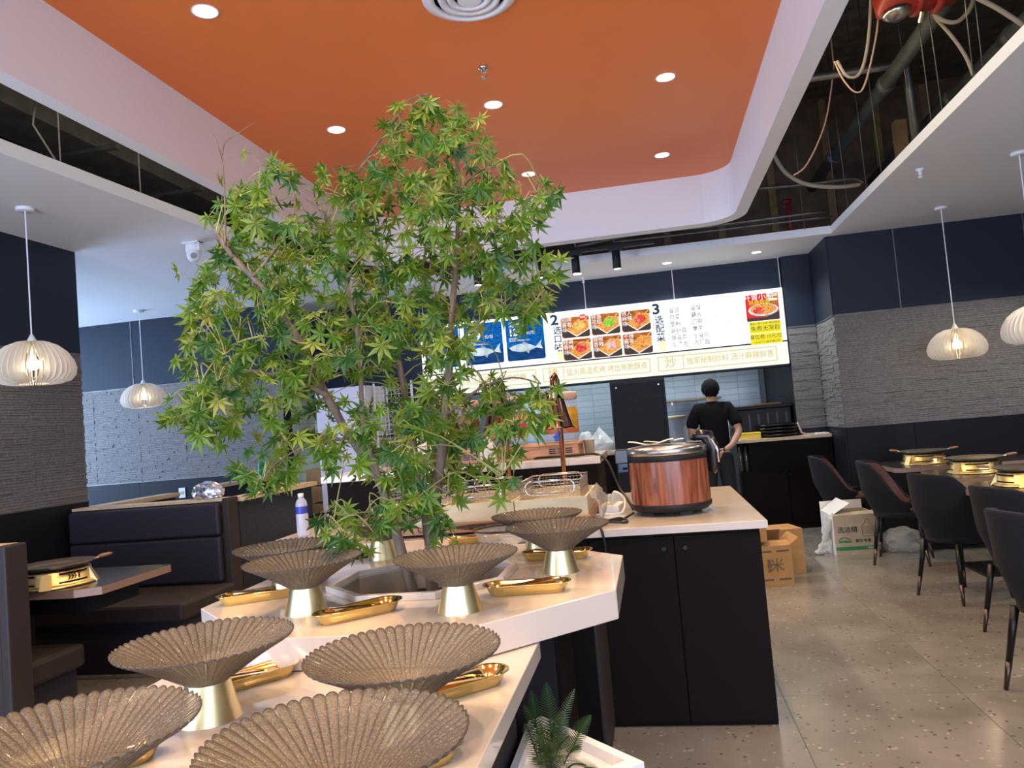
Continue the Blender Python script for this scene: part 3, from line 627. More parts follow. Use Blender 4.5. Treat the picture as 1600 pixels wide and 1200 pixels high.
# slogan strip
zc = 1.982
for x0, xs, x1, a, b_ in ((-2.69, -2.42, -1.33, '鲜', '现杀活鱼现烤 鱼肉鲜嫩'), (-1.245, -.99, .045, '烤', '猛火高温炙烤 烤出焦脆酥皮'), (.135, .43, 1.49, '炒', '独家秘制炒料 汤汁麻辣鲜香')):
    f = plate('slogan_frame', [(x0, zc-.085), (x1, zc-.085), (x1, zc+.085), (x0, zc+.085)], 'signgold', t, 1)
    plate('cream_field', [(x0+.008, zc-.077), (xs-.004, zc-.077), (xs-.004, zc+.077), (x0+.008, zc+.077)], 'signcream', f, 2)
    plate('cream_field', [(xs+.004, zc-.077), (x1-.008, zc-.077), (x1-.008, zc+.077), (xs+.004, zc+.077)], 'signcream', f, 2)
    text(a, .14, ((x0+xs)/2, BY-.007, zc), 'signgold', f); text(b_, .092, ((xs+x1)/2, BY-.007, zc), 'signgold', f, squeeze=.88*(x1-xs)/1.06)

# ------------------------------------------------------------------ kitchen pass and what stands on it
t = thing('service_counter', 'black service counter with light wood top, right of the man', 'counter', (1.4, 9.2, 0))
MB().box((.94, 9.05, 0), (1.94, 9.28, .66)).box((1.05, 9.05, .66), (1.94, 9.28, .99)).box((.94, 9.22, .66), (1.05, 9.29, .99)).build('cabinet', 'black', t)
for x in (.945, 1.45): MB().box((x, 9.035, .06), (x+.49, 9.05, .645)).build('door', 'black', t, bevel=.003)
MB().box((.90, 9.0, .99), (1.64, 9.28, 1.025)).box((1.64, 9.0, .99), (1.94, 9.28, 1.025)).build('worktop', 'wood', t, bevel=.003)
for x in (1.395, 1.47):
    MB().lathe([(.012, 0), (.012, .01)], n=10).build('knob', 'black2', t, world=False).location = (x-1.4, -.17, .6); bpy.context.view_layer.update()
t = thing('service_counter', 'black kitchen pass with bags on it, left of the tall black panel', 'counter', (-1.5, 9.2, 0))
MB().box((-2.6, 9.05, 0), (-.46, 9.5, .97)).build('cabinet', 'black', t); MB().box((-2.62, 9.0, .97), (-.46, 9.55, 1.005)).build('worktop', 'wood', t, bevel=.003)
t = thing('steel_workbench', 'stainless kitchen workbench below the tiled kitchen wall', 'workbench', (0, 10.7, 0))
MB().box((-3.2, 10.3, .96), (1.6, 11.0, 1.0)).build('top', 'steel', t); MB().box((-3.2, 10.97, 1.0), (1.6, 11.0, 1.12)).build('splashback', 'steel', t)
for x in (-3.1, -.8, 1.5):
    for y in (10.36, 10.94): MB().tube([(x, y, 0), (x, y, .96)], .02, 8).build('leg', 'steel', t)
t = thing('shelf', 'brown wooden wall shelf on kitchen tiles beside the black panel', 'shelf', (.4, 11.4, 1.5))
MB().box((.2, 11.25, 1.545), (1.0, 11.49, 1.57)).build('board', 'timber', t)
for x in (.3, .9): MB().box((x, 11.3, 1.50), (x+.02, 11.49, 1.545)).build('bracket', 'steel', t)
t = thing('black_cabinet', 'tall flat black metal cabinet panel under the menu board', 'cabinet', (-.12, 8.85, 0))
MB().box((-.43, 8.72, 0), (.18, 9.0, 1.80), 0).build('body', 'black2', t, bevel=.008)
MB().box((-.405, 8.708, .05), (.155, 8.722, 1.775)).build('front_panel', 'navy2', t, bevel=.006)
MB().box((-.24, 8.75, 1.80), (-.02, 8.9, 1.825)).build('top_cap', 'black2', t)
for x in (-.36, .11): MB().lathe([(.011, 0), (.008, .006)], n=10).build('screw', 'steel', t, world=False).matrix_local = Matrix.Translation((x+.12, -.144, 1.73)) @ Matrix.Rotation(R(90), 4, 'X')
for r in range(2):
    for k in range(4): MB().box((-.27+.11*k, 8.702, 1.60-.13*r), (-.19+.11*k, 8.712, 1.608-.13*r)).build('vent_louver', 'black2', t)
t = thing('black_crate', 'large black slotted plastic crate under the tiles behind the tray stack', 'crate', (1.35, 9.75, 1.0))
MB().box((1.02, 9.5, .96), (1.62, 10.0, 1.36)).build('body', 'black2', t, bevel=.01); MB().box((.985, 9.47, 1.36), (1.635, 10.03, 1.40)).build('rim', 'black2', t, bevel=.008)
for k in range(5): MB().box((1.13+.105*k, 9.49, 1.10), (1.152+.105*k, 9.502, 1.30)).build('slot', 'legblack', t)
tag(MB().box((1.2, 9.6, 1.40), (1.52, 9.8, 1.42), .2).build('cardboard_sheet', 'card'), 'small brown board lying on the black crate', 'board')
for k in range(4):
    simple('tray', ['bottom black tray in the stack on the wood counter', 'second black tray from the bottom of the counter stack', 'third black tray from the bottom of the counter stack', 'topmost black tray of the stack on the wood counter'][k],
           'tray', MB().lathe([(.001, .0), (.165, 0), (.185, .012), (.205, .038), (.212, .036), (.208, .024), (.18, .004)], (1.41, 9.22, 1.027+.037*k), 28, cap=False), 'gloss', 'stacked black trays on the service counter')
t = thing('yellow_box', 'flat yellow plastic box on the counter beside the man', 'box', (1.08, 9.16, 1.025))
MB().box((.965, 9.08, 1.026), (1.20, 9.25, 1.085)).build('body', 'yellow', t, bevel=.006); MB().box((.96, 9.075, 1.085), (1.205, 9.255, 1.098)).build('lid', 'yellow', t, bevel=.004)
simple('ribbon', 'crumpled pink ribbon at the right end of the wood counter', 'ribbon', MB().tube([(1.63, 9.25, 1.17), (1.66, 9.2, 1.05), (1.70, 9.15, 1.032), (1.78, 9.12, 1.032)], .012, 6), 'pink')
tag(MB().box((1.78, 9.05, 1.026), (1.92, 9.2, 1.04), .1).build('paper_pad', 'paper'), 'small white paper pad on the counter next to stone wall', 'pad')
for k, x in enumerate((.955, 1.02)):
    simple('bottle', ['dark glass bottle in the open end niche, left one', 'dark glass bottle in the open end niche, right one'][k], 'bottle', MB().lathe([(.001, 0), (.028, 0), (.03, .01), (.03, .17), (.026, .20), (.012, .235), (.011, .28), (.001, .282)], (x, 9.14, .662), 16), 'darkglass', 'dark bottles in the counter niche')
# ------------------------------------------------------------------ crumpled plastic bags
def blob(name, label, cat, c, rx, ry, rz, m, seed, amp=.28, sub=3, tip=None):
    r = random.Random(seed); bm = bmesh.new(); bmesh.ops.create_icosphere(bm, subdivisions=sub, radius=1)
    ks = [(Vector((r.uniform(-1, 1), r.uniform(-1, 1), r.uniform(-1, 1))).normalized(), r.uniform(2.5, 8), r.uniform(0, 6)) for _ in range(9)]
    for v in bm.verts:
        p = v.co.copy(); d = sum(abs(math.sin(p.dot(k)*f+ph)) for k, f, ph in ks)/9-.6
        q = p*(1+amp*d*1.6+r.uniform(-.04, .04)); z = max(q.z, -.62)
        if tip and p.z > .35: q.x *= 1-(p.z-.35)*.9; q.y *= 1-(p.z-.35)*.9; z = q.z*(1+tip*(p.z-.35))
        v.co = (c[0]+q.x*rx, c[1]+q.y*ry, c[2]+(z+.62)*rz)
    me = bpy.data.meshes.new(name); bm.to_mesh(me); bm.free(); me.materials.append(M[m])
    return tag(link(name, me), label, cat)
blob('plastic_bag', 'white knotted plastic bag on the pass left of the black panel', 'bag', (-.62, 9.15, 1.006), .17, .13, .12, 'bag', 3, tip=1.2)
blob('plastic_bag', 'small white plastic bag beside the right drink dispenser', 'bag', (-.55, 7.6, 1.0), .09, .08, .16, 'bag', 5)
o = bpy.data.objects['plastic_bag.001']; o.location = (-.24, 1.6, 0.005)
t = thing('white_bucket', 'white lidded plastic tub wrapped in a bag left of the man', 'tub', (.29, 9.9, 1.0))
MB().lathe([(.10, 0), (.115, .30), (.12, .31)], (.33, 10.45, 1.0), 24).build('body', 'bottle', t, True); MB().lathe([(.125, .31), (.125, .345), (.11, .355)], (.33, 10.45, 1.0), 24).build('lid', 'wood', t, True)
blob('plastic_bag', 'clear plastic bag hanging off the white kitchen tub', 'bag', (.50, 10.42, 1.002), .13, .10, .17, 'bag', 8)
t = thing('dish_rack', 'small steel rack holding blue trays behind the man', 'rack', (.62, 10.6, 1.0))
MB().box((.5, 10.45, 1.25), (1.0, 10.8, 1.27)).build('shelf_plate', 'black2', t); MB().box((.53, 10.47, 1.1), (.97, 10.78, 1.24)).build('tray_box', 'spoonblue', t)
for x in (.51, .99):
    for y in (10.46, 10.79): MB().tube([(x, y, 1.0), (x, y, 1.27)], .008, 6).build('post', 'steel', t)
# ------------------------------------------------------------------ the man
def skinbody(name, verts, edges, radii, m, parent, sub=2, root=0):
    me = bpy.data.meshes.new(name); me.from_pydata([tuple(v) for v in verts], edges, []); me.materials.append(M[m])
    o = bpy.data.objects.new(name, me); COL.objects.link(o)
    md = o.modifiers.new('skin', 'SKIN'); me.skin_vertices[0].data[root].use_root = True
    for i, r in enumerate(radii): me.skin_vertices[0].data[i].radius = r if isinstance(r, tuple) else (r, r)
    md.use_smooth_shade = True
    s = o.modifiers.new('sub', 'SUBSURF'); s.levels = s.render_levels = sub
    if parent: o.parent = parent; ORIG[o.name] = ORIG[parent.name]
    return o
PX, PY = .68, 8.88
t = thing('person', 'man in black polo shirt seen from behind, one hand behind his back', 'person', (PX, PY, 0))
# body: skin surface
V = [(0, 0, .93), (0, .0, 1.15), (0, 0, 1.36), (0, .01, 1.445), (0, .02, 1.50), (0, .02, 1.56),
     (-.175, 0, 1.405), (-.235, -.02, 1.28), (-.255, -.03, 1.14), (-.22, .12, .98), (-.19, .2, .95),
     (.175, 0, 1.405), (.225, -.04, 1.28), (.255, -.09, 1.13), (.16, -.17, 1.0), (.07, -.19, .945),
     (-.095, 0, .86), (-.105, .0, .48), (-.11, -.02, .09), (-.12, .1, .04), (.095, 0, .86), (.105, 0, .48), (.11, -.02, .09), (.12, .1, .04)]
Ed = [(0, 1), (1, 2), (2, 3), (3, 4), (4, 5), (2, 6), (6, 7), (7, 8), (8, 9), (9, 10), (2, 11), (11, 12), (12, 13), (13, 14), (14, 15), (0, 16), (16, 17), (17, 18), (18, 19), (0, 20), (20, 21), (21, 22), (22, 23)]
Rd = [(.12, .08), (.11, .08), (.10, .075), (.075, .07), (.056, .056), (.055, .055), .06, .05, .043, .034, .027, .06, .05, .043, .034, .027, .085, .06, .042, .035, .085, .06, .042, .035]
skinbody('body', V, Ed, Rd, 'skin', t)
# shirt with short sleeves and trousers, a little wider than the body
Vs = [(0, 0, .90), (0, 0, 1.02), (0, 0, 1.2), (0, 0, 1.37), (0, .01, 1.445), (-.165, 0, 1.405), (-.232, -.02, 1.28), (-.25, -.028, 1.185), (.165, 0, 1.405), (.228, -.035, 1.28), (.25, -.07, 1.19)]
Es = [(0, 1), (1, 2), (2, 3), (3, 4), (3, 5), (5, 6), (6, 7), (3, 8), (8, 9), (9, 10)]
skinbody('polo_shirt', Vs, Es, [(.175, .125), (.165, .12), (.17, .125), (.17, .115), (.075, .072), .084, .080, .076, .084, .080, .076], 'shirt', t)
MB().lathe([(.066, 1.45), (.072, 1.462), (.066, 1.49), (.06, 1.488), (.062, 1.45)], (0, .012, 0), 20, cap=False).build('collar', 'shirt', t, True, world=False)
skinbody('trousers', [(0, 0, .95), (0, 0, .88), (-.095, 0, .8), (-.105, 0, .48), (-.11, -.02, .07), (.095, 0, .8), (.105, 0, .48), (.11, -.02, .07)], [(0, 1), (1, 2), (2, 3), (3, 4), (1, 5), (5, 6), (6, 7)], [(.165, .12), (.165, .12), .105, .08, .07, .105, .08, .07], 'pants', t)
for s in (-1, 1): MB().lathe([(.05, 0), (.055, .02), (.045, .07), (.03, .09)], (0, 0, 0), 14).build('shoe', 'black2', t, True, world=False).matrix_local = Matrix.Translation((s*.115, .03, .001)) @ Matrix.Scale(2.1, 4, (0, 1, 0))
# head facing the kitchen, hair from behind
def ell(name, c, r, m, parent, seg=24, fn=None):
    bm = bmesh.new(); bmesh.ops.create_uvsphere(bm, u_segments=seg, v_segments=16, radius=1)
    for v in bm.verts:
        q = v.co.copy()
        if fn: q = fn(q)
        v.co = (c[0]+q.x*r[0], c[1]+q.y*r[1], c[2]+q.z*r[2])
    me = bpy.data.meshes.new(name); bm.to_mesh(me); bm.free(); me.materials.append(M[m]); me.polygons.foreach_set('use_smooth', [True]*len(me.polygons))
    return link(name, me, parent)
HC = (0, .035, 1.60)
def headfn(q):
    k = 1-.28*max(0, -q.z)*(1 if q.y > -.2 else .7); return Vector((q.x*k, q.y*(1-.1*max(0, -q.z)), q.z))
ell('head', HC, (.076, .095, .118), 'skin', t, fn=headfn)
def hairfn(q):
    cut = -.80 if q.y < -.1 else (-.25 if q.y < .25 else .3)
    z = max(q.z, cut); k = 1-.30*max(0, -z-.1)
    f = 1+.05*math.sin(q.x*23+q.z*9)*math.cos(q.y*19)
    return Vector((q.x*f*k, q.y*f*(1-.22*max(0, -z)), z*f))
ell('hair', (0, .018, 1.628), (.098, .108, .118), 'hair', t, 32, hairfn)
for s in (-1, 1):
    ell('ear', (s*.08, .045, 1.595), (.012, .022, .032), 'skin', t, 12)
    ell('eye', (s*.032, .125, 1.605), (.012, .008, .007), 'black2', t, 10)
ell('nose', (0, .135, 1.58), (.012, .018, .022), 'skin', t, 10); ell('mouth', (0, .122, 1.548), (.024, .007, .007), 'pink', t, 10)
def hand(base, fwd, side, nrm, name='hand'):
    base = Vector(base); f = Vector(fwd).normalized(); s_ = Vector(side).normalized(); n_ = Vector(nrm).normalized()
    V = [base, base+f*.05, base+f*.085]; E = [(0, 1), (1, 2)]; Rr = [(.026, .018), (.036, .016), (.036, .015)]
    for k, (off, ln) in enumerate(((-.028, .066), (-.010, .078), (.010, .074), (.028, .058))):
        i = len(V); p = base+f*.085+s_*off
        V += [p, p+f*ln*.45-n_*.006, p+f*ln*.75-n_*.026, p+f*ln*.85-n_*.046]; E += [(2, i), (i, i+1), (i+1, i+2), (i+2, i+3)]; Rr += [.0105, .0095, .009, .0075]
    i = len(V); p = base+f*.03-s_*.03
    V += [p, p+f*.035-s_*.022-n_*.01, p+f*.06-s_*.022-n_*.026]; E += [(0, i), (i, i+1), (i+1, i+2)]; Rr += [.013, .0105, .009]
    return skinbody(name, V, E, Rr, 'skin', t, 1)
hand((.075, -.19, .95), (-.75, -.1, -.55), (.5, 0, -.75), (0, -1, .2))
hand((-.19, .2, .95), (.3, .9, -.2), (1, -.3, 0), (0, 0, 1))
# ------------------------------------------------------------------ fridge corner on the left of the kitchen
t = thing('refrigerator', 'tall lilac white refrigerator standing behind the maple tree', 'fridge', (-3.3, 8.3, 0))
MB().box((-3.58, 7.9, .06), (-3.0, 8.5, 1.98)).build('body', 'fridge', t, bevel=.01)
MB().box((-3.575, 7.87, .10), (-3.005, 7.9, 1.0)).build('door', 'fridge', t, bevel=.006); MB().box((-3.575, 7.87, 1.01), (-3.005, 7.9, 1.975)).build('door', 'fridge', t, bevel=.006)
MB().box((-3.06, 7.85, .6), (-3.04, 7.87, .96)).build('handle', 'steel', t); MB().box((-3.06, 7.85, 1.05), (-3.04, 7.87, 1.45)).build('handle', 'steel', t)
for x in (-3.52, -3.06):
    for y in (7.96, 8.44): MB().lathe([(.025, 0), (.025, .06)], (x, y, 0), 10).build('foot', 'black2', t)
t = thing('wire_shelf_rack', 'wire mesh rack panel right of the refrigerator, behind maple trunks', 'rack', (-2.75, 8.2, 0))
b = MB()
for k in range(10): b.tube([(-2.97+.045*k, 8.1, .25), (-2.97+.045*k, 8.1, 1.97)], .003, 4)
for k in range(36): b.tube([(-2.98, 8.1, .28+.048*k), (-2.55, 8.1, .28+.048*k)], .003, 4)
tag(b.build('wire_mesh', 'paper', t), kind='stuff')
for x in (-2.985, -2.55):
    for y in (8.1, 8.5): MB().tube([(x, y, 0), (x, y, 2.0)], .012, 8).build('post', 'paper', t)
for z in (.3, .85, 1.4): MB().box((-2.98, 8.1, z), (-2.55, 8.5, z+.02)).build('shelf_plate', 'black2', t)
for k in range(3):
    tag(MB().box((-3.98, 8.35, .52+.2*k), (-3.72, 8.6, .70+.2*k)).build('cardboard_box', 'card', bevel=.004), ['bottom cardboard box of the stack beside the refrigerator', 'middle cardboard box of the stack beside the refrigerator', 'top cardboard box of the stack beside the refrigerator'][k], 'box', 'cardboard boxes beside the refrigerator')
t = thing('low_stool', 'dark low stool carrying the cardboard stack by the refrigerator', 'stool', (-3.85, 8.47, 0))
MB().box((-4.0, 8.33, .48), (-3.7, 8.62, .515)).build('seat', 'black2', t)
for x in (-3.98, -3.74):
    for y in (8.36, 8.58): MB().box((x, y, 0), (x+.02, y+.02, .48)).build('leg', 'black2', t)
t = thing('high_chair', 'white tray seat with curved black rail beside the refrigerator', 'chair', (-3.05, 6.4, 0))
MB().tube([(-2.97, 6.2, .62), (-2.97, 6.2, .73), (-2.94, 6.2, .775), (-2.85, 6.2, .80), (-2.62, 6.2, .82), (-2.58, 6.2, .86)], .012, 8).build('rail', 'black2', t, True)
MB().box((-2.97, 6.2, .60), (-2.45, 6.6, .63)).build('seat', 'fridge', t, bevel=.01); MB().box((-2.95, 6.58, .6), (-2.47, 6.6, .82)).build('backrest', 'fridge', t, bevel=.008)
for x in (-2.93, -2.5):
    for y in (6.23, 6.57): MB().tube([(x, y, .6), (x+(.04 if x > -2.7 else -.04), y, 0)], .014, 8).build('leg', 'black2', t)
# ------------------------------------------------------------------ the serving island
ZT = .905
t = thing('serving_counter', 'long white quartz serving counter with black cabinet below the rice cooker', 'counter', (-.7, 4.3, 0))
MB().box((-2.06, 3.565, .869), (.462, 5.19, ZT)).build('countertop', 'quartz', t, bevel=.003)
MB().box((-2.0, 3.61, .0), (.428, 5.1, .868)).build('cabinet', 'black', t)
for x0, x1 in ((-1.13, -.345), (-.34, .045), (.05, .428)):
    dr = MB().box((x0, 3.594, .02), (x1, 3.612, .853)).build('door', 'black', t, bevel=.002)
    if x0 > -.5:
        kx = x1-.045 if x0 < 0 else x0+.045
        MB().tube([(kx, 3.595, .80), (kx, 3.578, .80)], .011, 10).build('knob', 'black2', dr)
t = thing('octagonal_counter', 'octagonal white quartz island top around the maple planter', 'counter', (-.83, 2.61, 0))
o8 = octo(-.83, 2.61, .68); i8 = octo(-.83, 2.61, .29); vs = []
for z in (.818, ZT): vs += [(x, y, z) for x, y in o8]+[(x, y, z) for x, y in i8]
fs = []
for i in range(8):
    j = (i+1) % 8; fs += [(i, j, 8+j, 8+i), (16+i, 16+j, 24+j, 24+i), (i, j, 16+j, 16+i), (8+i, 8+j, 24+j, 24+i)]
MB().add(vs, fs).build('countertop', 'quartz', t, bevel=.003)
b = MB(); lo = octo(-.83, 2.61, .31); li = octo(-.83, 2.61, .286); vs = []
for z in (ZT, ZT+.022): vs += [(x, y, z) for x, y in lo]+[(x, y, z) for x, y in li]
MB().add(vs, fs).build('planter_lip', 'quartz', t, bevel=.002)
i9 = octo(-.83, 2.61, .288); vs = [(x, y, .55) for x, y in i9]+[(x, y, .9) for x, y in i9]
MB().add(vs, [(i, (i+1) % 8, 8+(i+1) % 8, 8+i) for i in range(8)]).build('planter_lining', 'pitwall', t)
MB().prism(octo(-.83, 2.61, .286), .53, .56).build('soil_bed', 'soil', t)
MB().prism(octo(-.83, 2.61, .455), 0, .817).build('base', 'navy2', t)
for k in (0, 1, 2, 7):
    q = octo(-.83, 2.61, .462); a, c = Vector((*q[k], 0)), Vector((*q[(k+1) % 8], 0)); d = (c-a).normalized(); n_ = Vector((d.y, -d.x, 0))
    pts = [a+d*.006, c-d*.006, c-d*.006+n_*.014, a+d*.006+n_*.014]
    MB().prism([(p.x, p.y) for p in pts], .02, .812).build('panel', 'black' if k != 0 else 'navy2', t)
p = Vector((-.40, 2.30, .735)); MB().lathe([(.010, 0), (.012, .02)], p, 10).build('knob', 'black2', t)
t = thing('linking_counter', 'quartz counter piece joining octagonal island to the serving counter', 'counter', (-.83, 3.42, 0))
MB().box((-1.20, 3.292, .868), (-.62, 3.563, ZT-.002)).build('countertop', 'quartz', t); MB().box((-1.15, 3.075, 0), (-.66, 3.59, .868)).build('cabinet', 'black', t)
t = thing('front_counter', 'lower white quartz counter in front carrying the four large bowls', 'counter', (-.865, 1.2, 0))
MB().box((-1.365, .15, .765), (-.363, 2.148, .815)).build('countertop', 'quartz', t, bevel=.003)
MB().box((-1.30, .2, 0), (-.46, 2.14, .765)).build('cabinet', 'navy2', t)
MB().box((-.462, 1.7, .02), (-.446, 2.135, .755)).build('side_panel', 'navy2', t, bevel=.002); MB().box((-.462, 1.2, .02), (-.446, 1.69, .755)).build('side_panel', 'navy2', t, bevel=.002)
t = thing('corner_cabinet', 'narrow dark brown cabinet with knob between the island and serving counter', 'cabinet', (-.4, 3.2, 0))
MB().box((-.62, 3.075, 0), (-.30, 3.59, .815)).build('carcass', 'black', t); MB().box((-.302, 3.08, .03), (-.288, 3.57, .80)).build('door', 'vinyl2', t, bevel=.002)
MB().tube([(-.288, 3.2, .70), (-.27, 3.2, .70)], .010, 10).build('knob', 'gloss', t)
# raised shelf behind the baskets
t = thing('raised_bar', 'black raised bar with white top carrying the drink dispensers', 'counter', (-1.1, 4.75, ZT))
MB().box((-2.0, 4.48, ZT+.001), (-.33, 5.1, 1.155)).build('cabinet', 'black', t); MB().box((-2.03, 4.455, 1.155), (-.31, 5.18, 1.197)).build('countertop', 'quartz', t, bevel=.004)
# ------------------------------------------------------------------ smoked glass bowls on gold stands
def bowlmesh():
    n = 56; phs = (0, .07, .30, .5, .70, .93); sg = 6; na = n*sg; prof = [(.018, .0), (.040, .003), (.060, .016), (.090, .036), (.122, .056), (.150, .072), (.174, .084), (.177, .0855)]
    vs = []; fs = []; dark = []
    for side in (0, 1):
        for r, z in prof:
            for i in range(na):
                ph = phs[i % sg]; a = 2*math.pi*(i//sg+ph)/n; rib = math.sin(math.pi*ph)**.5; g = min(1, r/.10)
                dz = (rib-.6)*.0052*g*(r/.17); rr = r*(1+(rib-.6)*.022*g*(1 if r > .17 else .2))
                off = .0034 if side else 0
                vs.append((rr*math.cos(a), rr*math.sin(a), z+dz-off))
    k = len(prof)
    for side in (0, 1):
        o = side*k*na
        for j in range(k-1):
            for i in range(na):
                q = (o+j*na+i, o+j*na+(i+1) % na, o+(j+1)*na+(i+1) % na, o+(j+1)*na+i); fs.append(q if not side else q[::-1])
                dark.append(1 if j == k-2 or (i % sg in (0, 5) and j > 0) else 0)
    for i in range(na): fs.append(((k-1)*na+i, (k-1)*na+(i+1) % na, 2*k*na-na+(i+1) % na, 2*k*na-na+i)); dark.append(1)
    fs.append(tuple(range(na))); dark.append(0)
    b = MB().add(vs, fs); b.mi = dark
    return b.mesh('glass_bowl', ['bowl', 'bowledge'], True, fix=False)
def standbuild(t):
    o = MB().lathe([(.060, 0), (.0645, 0), (.044, .076), (.036, .076)], n=48, cap=False).build('stand', 'goldbowl', t, True, world=False)
    m_ = o.modifiers.new('es', 'EDGE_SPLIT'); m_.split_angle = R(40)
M['goldbowl'] = mat('satin_gold', (.88, .76, .42), .36, 1)
bm_ = bowlmesh(); proto = None
bowls = [((-1.085, 2.215, ZT), 'smoked glass bowl on gold stand at the left of the island, front of two', 1), ((-.585, 2.15, ZT), 'smoked glass bowl on gold stand right in front of the tree trunks', 1),
         ((-.352, 2.64, ZT), 'smoked glass bowl on gold stand at the right corner of the island', 1), ((-1.165, 3.12, ZT), 'smoked glass bowl on gold stand behind the maple, under its leaves', 1),
         ((-1.30, 2.53, ZT), 'smoked glass bowl at the left back edge of the island', 1), ((-.475, 2.99, ZT), 'smoked glass bowl at the right back, before the pale wooden box', 1),
         ((-1.045, 1.62, .815), 'large smoked glass bowl at left on the lower counter below the island', 1.1), ((-.53, 1.49, .815), 'large smoked glass bowl below the island, right of centre on the lower counter', 1.1),
         ((-.495, 1.075, .815), 'large smoked glass bowl nearest the bottom edge, in the middle', 1.1), ((-.965, 1.115, .815), 'large smoked glass bowl at the bottom left corner, cut by the picture edge', 1.1)]
for i, (lc, lb, s) in enumerate(bowls):
    if i == 0:
        proto = thing('glass_bowl', lb, 'bowl', lc, 0, 'smoked glass bowls on gold stands'); standbuild(proto)
        o = link('bowl_dish', bm_, proto); o.location = (0, 0, .0745)
    else: dup(proto, lc, .3*i, lb, scale=s)
# ------------------------------------------------------------------ gold trays with tongs
def traymesh():
    def loop(l, w, z, n=10, taper=.80):
        pts = []
        for i in range(n+1): a = -math.pi/2+math.pi*i/n; pts.append((l-w+w*math.cos(a), w*math.sin(a), z))
        w2 = w*taper
        for i in range(n+1): a = math.pi/2+math.pi*i/n; pts.append((-l+w2+w2*math.cos(a), w2*math.sin(a), z))
        return pts
    loops = [loop(.112, .030, 0), loop(.120, .037, .012), loop(.130, .044, .026), loop(.137, .050, .028), loop(.137, .050, .026), loop(.128, .042, .024), loop(.116, .034, .009), loop(.108, .028, .003)]
    n = len(loops[0]); vs = [p for l in loops for p in l]; fs = [tuple(range(n))[::-1], tuple(7*n+i for i in range(n))]
    for k in range(7):
        for i in range(n): fs.append((k*n+i, k*n+(i+1) % n, (k+1)*n+(i+1) % n, (k+1)*n+i))
    return MB().add(vs, fs).mesh('tray', 'goldshine', True, fix=False)
tmz = traymesh()
trays = [((-1.345, 2.41, ZT), 33, 'gold oval tray at the left corner of the island top', 'left'), ((-.88, 2.125, ZT), 45, 'gold oval tray between the two front bowls of the island', 'mid'), ((-.42, 2.335, ZT), 183, 'gold oval tray near the right edge of the island', 'right'),
         ((-.395, 2.88, ZT), 0, 'gold oval tray behind the right corner bowl', 'back'), ((-.83, 3.40, ZT-.002), 20, 'gold oval tray behind the right tree trunk', 'trunk'),
         ((-1.07, 1.835, .815), 51, 'gold oval tray on the lower counter beside the left large bowl', 'low left'), ((-.495, 1.74, .815), 45, 'gold oval tray by the right edge of the lower counter', 'low right'),
         ((-.505, 1.335, .815), 45, 'gold oval tray beside the bowl nearest the bottom edge', 'low front'), ((-1.13, 1.345, .815), 45, 'gold oval tray beside the bottom left corner bowl', 'corner')]
tongm = None
for i, (lc, ang, lb, wh) in enumerate(trays):
    o = link('tray', tmz); o.location = lc; o.rotation_euler = (0, 0, R(ang)); o.scale = (1, 1, 1.2); tag(o, lb, 'tray', 'gold trays for the serving tongs')
    if tongm is None:
        b = MB()
        for s in (-1, 1):
            b.box((-.085, s*.016-.007, .0), (.06, s*.016+.007, .010)); b.lathe([(.001, 0), (.016, .001), (.018, .006), (.001, .009)], (.072, s*.016, 0), 12)
        b.tube([(-.085, -.016, .0035), (-.105, -.008, .0035), (-.105, .008, .0035), (-.085, .016, .0035)], .0045, 6)
        tongm = b.mesh('tongs', 'goldshine')
    o = link('tongs', tongm); o.location = (lc[0], lc[1], lc[2]+.021); o.rotation_euler = (0, R(7), R(ang+4))
    tag(o, 'gold serving tongs lying in the '+lb.replace('gold oval ', ''), 'tongs', 'gold tongs in the trays')
# ------------------------------------------------------------------ things on the serving counter
t = thing('rice_cooker', 'big rice cooker with wood print body and steel lid rim', 'rice cooker', (.06, 4.04, ZT))
C0 = (0, 0, 0)
for k in range(4): MB().box((-.03, -.02, 0), (.03, .02, .02)).build('foot', 'black2', t, world=False).location = (.14*math.cos(k*1.571+.5), .14*math.sin(k*1.571+.5), 0)
MB().lathe([(.15, .015), (.185, .02), (.203, .035), (.205, .055), (.2, .058)], C0, 48).build('base', 'black2', t, True, world=False)
MB().lathe([(.200, .056), (.200, .272)], C0, 48, cap=False).build('body', 'rosewood', t, True, world=False)
MB().lathe([(.200, .27), (.203, .273), (.203, .298), (.198, .30)], C0, 48, cap=False).build('upper_band', 'black2', t, True, world=False)
ld = MB().lathe([(.198, .298), (.204, .302), (.204, .332), (.195, .340), (.15, .346), (.001, .350)], C0, 48).build('lid', 'steel', t, True, world=False)
MB().box((.10, -.05, .345), (.18, .05, .357)).build('lid_plate', 'gloss', ld, world=False, bevel=.004)
MB().tube([(.135, 0, .352), (.165, 0, .380), (.21, 0, .372), (.232, 0, .31), (.232, 0, .22), (.215, 0, .19)], [.022, .034, .036, .034, .030, .022], 12).build('handle', 'gloss', t, True, world=False)
MB().tube([(.226, -.03, .36), (.252, -.036, .30), (.252, -.036, .24)], .008, 8).build('chrome_trim', 'chrome', t, True, world=False)
MB().box((-.262, -.05, .268), (-.197, .05, .338)).box((-.232, -.045, .23), (-.197, .045, .25)).build('spoon_hook', 'gloss', t, world=False, bevel=.004)
MB().box((-.252, -.045, .222), (-.200, .045, .268)).build('spoon_cup', 'spoonblue', t, world=False, bevel=.004)
